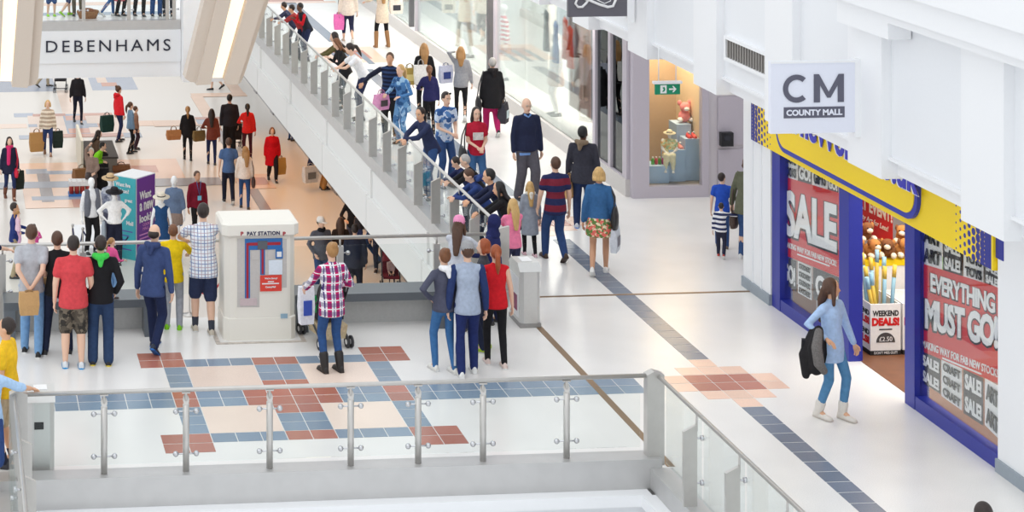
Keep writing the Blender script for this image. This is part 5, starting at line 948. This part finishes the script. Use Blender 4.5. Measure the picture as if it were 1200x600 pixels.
person('girl in a denim jacket and black leggings', (153, 119), 1.58, 75, zl, legs='step', top=((112, 140, 168),), bottom=BK, blen='skinny', hair=('pony', 'br'), fem=True, shoes=(30, 30, 32)); person('girl partly hidden behind the denim jacket girl', (159, 124), 1.34, 80, zl, top=((150, 110, 90),), bottom=((60, 40, 50),), hair=('short', 'br'), fem=True)
p = person('woman in a short black coat carrying a tan handbag', (220, 124), 1.63, 5, zl, legs='step', top=BK, hem=.2, bottom=BK, blen='skinny', hair=('pony', 'lb'), fem=True, shoes=(40, 36, 36)); bag('tan handbag of the short black coat woman', p['loc']+Vector((-.42, 0, 1.02)), .42, .28, .16, (186, 130, 84), 10, .12, 'cloth', 'handbag')
p = person('woman in a rust brown top with long dark hair', (248, 127), 1.67, 6, zl, legs='step', top=((122, 62, 50),), hem=.18, bottom=((34, 44, 86),), blen='skinny', hair=('vlong', 'dk'), fem=True, al='bent'); bag('olive handbag of the rust brown top woman', p['loc']+Vector((-.36, .1, 1.1)), .36, .3, .14, (124, 104, 66), 20, .12, 'cloth', 'handbag')
person('tall man in black with his back to the viewer', (269, 110), 1.86, 3, zl, top=((40, 40, 48),), bottom=BK, hair=('short', 'bk'), bd=1.15, blen='wide'); person('woman in a red top with a black ponytail beside the tall man', (290, 121), 1.67, 4, zl, top=((226, 44, 44),), hem=.14, bottom=((70, 26, 38),), blen='skinny', hair=('pony', 'bk'), fem=True, al='bent', skin='m')
q = onz(281, 184, zl); stroller('dark pushchair in front of the tall man in black', (q.x, q.y+1.0, zl), 0, (50, 46, 48), 'pushchair', False)
person('man in a slate blue tee and dark jeans walking away', (268, 161), 1.84, 2, zl, legs='walk', top=((76, 104, 148),), sleeve='short', bottom=((28, 32, 50),), hair=('short', 'br')); p = person('woman in a cream top and blue jeans beside the slate tee man', (287, 171), 1.7, 8, zl, legs='step', top=((232, 218, 206),), bottom=((46, 78, 126),), blen='skinny', hair=('vlong', 'lb'), fem=True, turn=-50)
shoulder_bag('dark brown handbag of the cream top woman in the lower hall', p, 1, (70, 48, 44), .36, .28, .62)
p = person('woman in a bright red coat facing the viewer', (319, 149), 1.56, 180, zl, legs='walk', top=((206, 14, 30),), coat=.5, bottom=((30, 28, 34),), hair=('bob', 'ch'), fem=True, bd=1.15); bag('tan carrier bag of the red coat woman', p['hands'][0], .32, .46, .14, (190, 146, 76), 20, .08, 'paper', 'paper_bag')
person('man in a maroon shirt with a name badge on a lanyard', (231, 200), 1.8, 165, zl, top=((122, 22, 44),), bottom=BK, hair=('short', 'br'), skin='m', extra=lambda k: [MB().tube([(-.06, .1*k['s'], 1.5*k['s']), (0, .15*k['s'], 1.15*k['s']), (.06, .1*k['s'], 1.5*k['s'])], .008, 6).build('lanyard', mat('lanyard_blue', (40, 110, 170), .6), k['T']), bx((-.05, .15*k['s'], 1.04*k['s']), (.05, .158*k['s'], 1.15*k['s'])).build('name_badge', mat('badge_cyan', (120, 200, 230), .5), k['T'])])
SB_ = onz(99, 204, ZL)
person('grey haired woman in taupe sitting with her chin on her hand', (107, 173), 1.62, 185, zl, legs='sit', top=((150, 128, 116),), bottom=((80, 72, 72),), hair=('short', 'wh'), fem=True, ar='chin', al='lap', bd=1.12); person('person in a lime green top hunched on the seat block', (121, 166), 1.66, 100, zl, lean=30, legs='sit', top=((130, 214, 30),), bottom=BK, hair=('short', 'bk'), al='lap', ar='lap', bd=1.1)
person('brown haired person sitting at the back of the seat block', (116, 152), 1.66, 80, zl, lean=18, legs='sit', top=((96, 76, 62),), bottom=BK, hair=('long', 'dk'), fem=True, al='lap', ar='lap')
person('bare legged walker beneath the right hand light beam', ft=(255, 105), h=1.7, z=zl, face=-90, legs='walk', top=((200, 190, 180),), bottom=((120, 110, 100),), blen='short', shoes=(30, 30, 32))
person('child in a pink top by the lower shop wall', ft=(341, 165), h=1.4, z=zl, face=60, top=((214, 130, 150),), bottom=JE, blen='skinny', hair=('pony', 'br'), fem=True); person('man in a black jacket and jeans at the lower shop window', ft=(362, 204), h=1.76, z=zl, face=85, top=BK, bottom=((44, 54, 90),), shoes=(30, 30, 32))
p = person('man in tan trousers at the lower shop window', ft=(379, 222), h=1.78, z=zl, face=80, top=BK, bottom=((166, 122, 70),), shoes=(36, 30, 28), blen='wide'); bag('white patterned carrier bag of the tan trousers man', p['loc']+Vector((-.38, -.05, .75)), .42, .45, .18, (214, 212, 210), 20, .08, 'plastic', 'plastic_bag', (120, 120, 120))
person('man in a white cap, grey jacket and black scarf', (376, 254), 1.78, 168, zl, top=((92, 94, 104),), bottom=((54, 74, 116),), hair=('short', 'dk'), hat=('cap', (236, 232, 226)), bd=1.1, hem=.18, ar='pocket', turn=-20, extra=lambda k: limb(MB(), [k['hp'](-.06, .03, -.14), k['hp'](0, .06, -.16), k['hp'](.06, .03, -.14)], [.05*k['s']]*3).build('scarf', cloth((30, 30, 36)), k['T']))
person('woman with long brown hair beside the white cap man', (399, 254), 1.68, 5, zl, top=((62, 46, 38),), bottom=BK, hair=('vlong', 'br'), fem=True); person('person in black holding a child with a pink hat', (414, 224), 1.72, 190, zl, top=BK, bottom=((70, 70, 84),), al='bent', ar='bent', hair=('short', 'dk')); person('small child in a pink sun hat held against the person in black', (421, 246), .9, 185, zl+.55, top=((60, 56, 60),), bottom=((60, 70, 110),), hair=('short', 'br'), hat=('sun', (232, 90, 120)))
person('man in a dark navy jacket behind the plaid shirt woman', (416, 262), 1.78, 10, zl, top=((40, 44, 62),), hem=.2, bottom=((34, 36, 50),), hair=('short', 'dk'), bd=1.1); p = person('person in dark jeans and sandals under the walkway edge', ft=(445, 320), h=1.75, z=zl, face=200, top=((50, 46, 60),), bottom=((38, 44, 66),), shoes=(60, 44, 40), legs='step')
bag('peach carrier bag of the person in sandals', p['loc']+Vector((.55, .0, .95)), .24, .5, .14, (236, 190, 160), 10, .08, 'plastic', 'plastic_bag'); person('person in jeans striding under the walkway', ft=(436, 312), h=1.75, z=zl, face=-80, legs='walk', top=((66, 76, 100),), bottom=((50, 74, 116),), shoes=(40, 44, 54))
q = onz(458, 342, zl); stroller('maroon pushchair with a baby under the walkway edge', (q.x, q.y, zl), 170, (112, 34, 48), 'pushchair', False); person('baby sitting in the maroon pushchair', loc=(q.x, q.y, zl+.2), h=.8, face=185, legs='sit', seat=.26, top=((180, 150, 150),), bottom=((60, 50, 60),), hair=('short', 'lb'), al='lap', ar='lap')
person('child with light brown hair left of the maroon pushchair', (431, 334), 1.15, 10, zl, top=((70, 74, 84),), bottom=DJ, hair=('short', 'lb')); person('child with fair hair right of the maroon pushchair', (483, 339), 1.12, 10, zl, top=((90, 60, 70),), bottom=DJ, hair=('short', 'bl'))
person('man in navy with beige trousers carrying a blonde child', (17, 237), 1.8, 100, zl, top=((40, 56, 116),), bottom=((176, 160, 130),), hair=('short', 'dk'), skin='m', ar='bent', al='bent'); person('blonde child in pale pink held by the man in navy', (21, 246), .95, 80, zl+.75, top=((222, 190, 206),), bottom=((200, 160, 190),), hair=('pony', 'lb'), fem=True)
person('child in a bright pink padded jacket by the rail at left', (40, 262), 1.0, 10, zl, top=((222, 90, 160),), bottom=((150, 60, 110),), hair=('short', 'dk'), bd=1.2, ar='bent')
# ---- mannequins
for lb, x0, x1, yy in (('low white podium under the hat mannequins', 92, 134, 290), ('low white podium under the two dress mannequins', 191, 214, 292)):
    a, b = onz(x0, yy, ZL+.4), onz(x1, yy, ZL+.4); tag(bx((a.x, a.y-.1, ZL), (b.x, a.y+2.1, ZL+.4)).build('podium', WHITE), lb, 'podium')
def dummy(label, hd, h, face, **k): return person(label, hd, h, face, zl+.4, skin='w', cat='mannequin', name='mannequin', **k)
dummy('bald white mannequin in a white shirt, grey waistcoat and black trousers', (107, 207), 1.86, 160, top=((238, 238, 240),), bottom=BK, hair=('none', 'br'), sleeve='half', shoes=(34, 34, 36), extra=lambda k: [pend('waistcoat', limb(MB(), [(k['SH'][i]+Vector((.06*(1-2*i), .02, .03)))*k['s'], (k['P']+k['d']*.25+Vector((.11*(2*i-1), .06, 0)))*k['s'], (k['P']+Vector((.12*(2*i-1), .06, -.04)))*k['s']], [.07*k['s'], .085*k['s'], .08*k['s']], 12, k['X'], .8), cloth((110, 112, 122)), k['T'], .018) for i in (0, 1)])
dummy('mannequin in a straw hat and patterned top half hidden by the black hat', (129, 204), 1.8, 170, top=((150, 156, 176), 'dye', (110, 116, 140), (200, 204, 214)), bottom=((90, 90, 110),), hair=('none', 'br'), hat=('sun', (206, 176, 136)), fem=True)
p = dummy('mannequin in a wide black hat, white top and black trousers', (134, 220), 1.82, 178, top=((242, 240, 238),), bottom=((30, 32, 50),), blen='wide', hair=('none', 'br'), hat=('sun', (38, 36, 40)), sleeve='half', fem=True, ar='hip', al='hip', hem=.02)
t = shoulder_bag('striped blue and white handbag of the black hat mannequin', p, 1, (150, 160, 170), .3, .4, .62, strap=False)
dummy('mannequin in a cream hat and blue dress with a white scarf', (189, 226), 1.76, 190, top=((36, 72, 116),), sleeve='none', coat=.55, bottom=((36, 72, 116),), blen='skirt', hair=('none', 'br'), hat=('sun', (226, 216, 198)), fem=True, extra=lambda k: limb(MB(), [k['hp'](-.05, .03, -.13), k['hp'](0, .07, -.17), k['hp'](.05, .03, -.13)], [.04*k['s']]*3).build('scarf', PWH, k['T']))
dummy('bald mannequin in a slate grey dress beside the cream hat mannequin', (204, 205), 1.86, 195, top=((104, 122, 150),), sleeve='half', coat=.6, bottom=((150, 130, 120),), blen='skirt', hair=('none', 'br'), fem=True)
for k_, (px, py, c) in enumerate([(533, 8, (240, 226, 220)), (565, 0, (220, 120, 130)), (600, 4, (236, 236, 240))]):
    q = onx(px, py+75, 10.2); person(['mannequin in a white and pink dress behind the bright glass', 'mannequin in a striped red top near the dark mullion', 'mannequin in pale clothes behind the shop glass'][k_], loc=(10.25, [21.6, 18.6, 14.6][k_], .012), h=1.8, face=-95, skin='w', cat='mannequin', name='mannequin', top=(c, 'stripe', (240, 236, 232), None, .1), bottom=((230, 214, 206),), blen='skirt', hair=('none', 'br'), fem=True)
# ---- corner window display
q = ony(781, 183, 8.2); person('white child mannequin in a floral dress sitting on the blue plinths', loc=(q.x, 8.05, q.z-.2), h=.95, face=200, legs='sit', seat=.26, bd=1.45, skin='w', cat='mannequin', name='mannequin', top=((244, 236, 190), 'floral', (236, 190, 120), (180, 206, 160)), bottom=((244, 236, 200),), sleeve='short', hair=('none', 'br'), hat=('sun', (238, 226, 196)), al='lap', ar='lap', shoes=(240, 240, 240))
q = ony(802, 146, 8.5); t = thing('soft_toy', 'pink soft toy on the top blue plinth in the corner window', 'soft toy', (q.x, 8.5, PTOP[3]+.012)); PK = mat('plush_pink', (240, 150, 150), .9, bmp=.3)
MB().ball((0, 0, .1), (.11, .1, .11)).build('body', PK, t); hh = MB().ball((0, -.04, .27), (.1, .09, .09)).build('head', PK, t); MB().ball((0, -.12, .25), (.05, .04, .035)).build('muzzle', PWH, hh)
for sx in (-1, 1): MB().ball((sx*.09, 0, .34), (.04, .03, .05)).build('ear', PK, hh); MB().ball((sx*.1, -.06, .05), (.05, .07, .04)).build('paw', PWH, t)
for k_, (px, py, yy, c, lb) in enumerate([(807, 163, 8.12, (220, 70, 70), 'red child shoe at the left on the tall blue plinth'), (813, 163, 8.12, (230, 90, 84), 'red child shoe at the right on the tall blue plinth'), (789, 176, 8.1, (238, 140, 140), 'pink child shoe at the left on the middle blue plinth'), (797, 175, 8.1, (240, 156, 150), 'pink child shoe at the right on the middle blue plinth')]):
    q = ony(px, py, yy); t = thing('child_shoe', lb, 'shoe', (q.x, yy, PTOP[2 if k_ < 2 else 1]), 0, 'child shoes in the corner window'); MB().rings([[(.045*w*cos(a), y, max(0, .07*hh_*sin(a))) for a in [2*pi*i/10 for i in range(10)]] for y, w, hh_ in ((-.1, .6, .5), (-.06, 1, .7), (.0, .9, 1), (.06, .8, 1.2), (.09, .4, 1))]).build('upper', mat('kidshoe_%d' % k_, c, .4), t); MB().ball((0, -.0, .09), (.02, .02, .02), 8, 5).build('bow', PWH, t)
for k_, (px, c, cn_) in enumerate([(765, (90, 170, 60), 'green'), (769, (220, 80, 90), 'red'), (773, (110, 180, 70), 'light green'), (777, (200, 70, 130), 'magenta')]):
    q = ony(px, 195, 8.0); t = thing('small_bottle', cn_+' small bottle on the low blue plinth', 'bottle', (q.x, 8.0, PTOP[0]), 0, 'bottles in the corner window'); MB().lathe((0, 0, 0), [(.03, 0), (.03, .08), (.014, .11)], 10).build('glass_body', mat('bott_%d' % k_, c, .3), t); MB().lathe((0, 0, .11), [(.016, 0), (.016, .025)], 8).build('stopper', PWH, t)
flush()
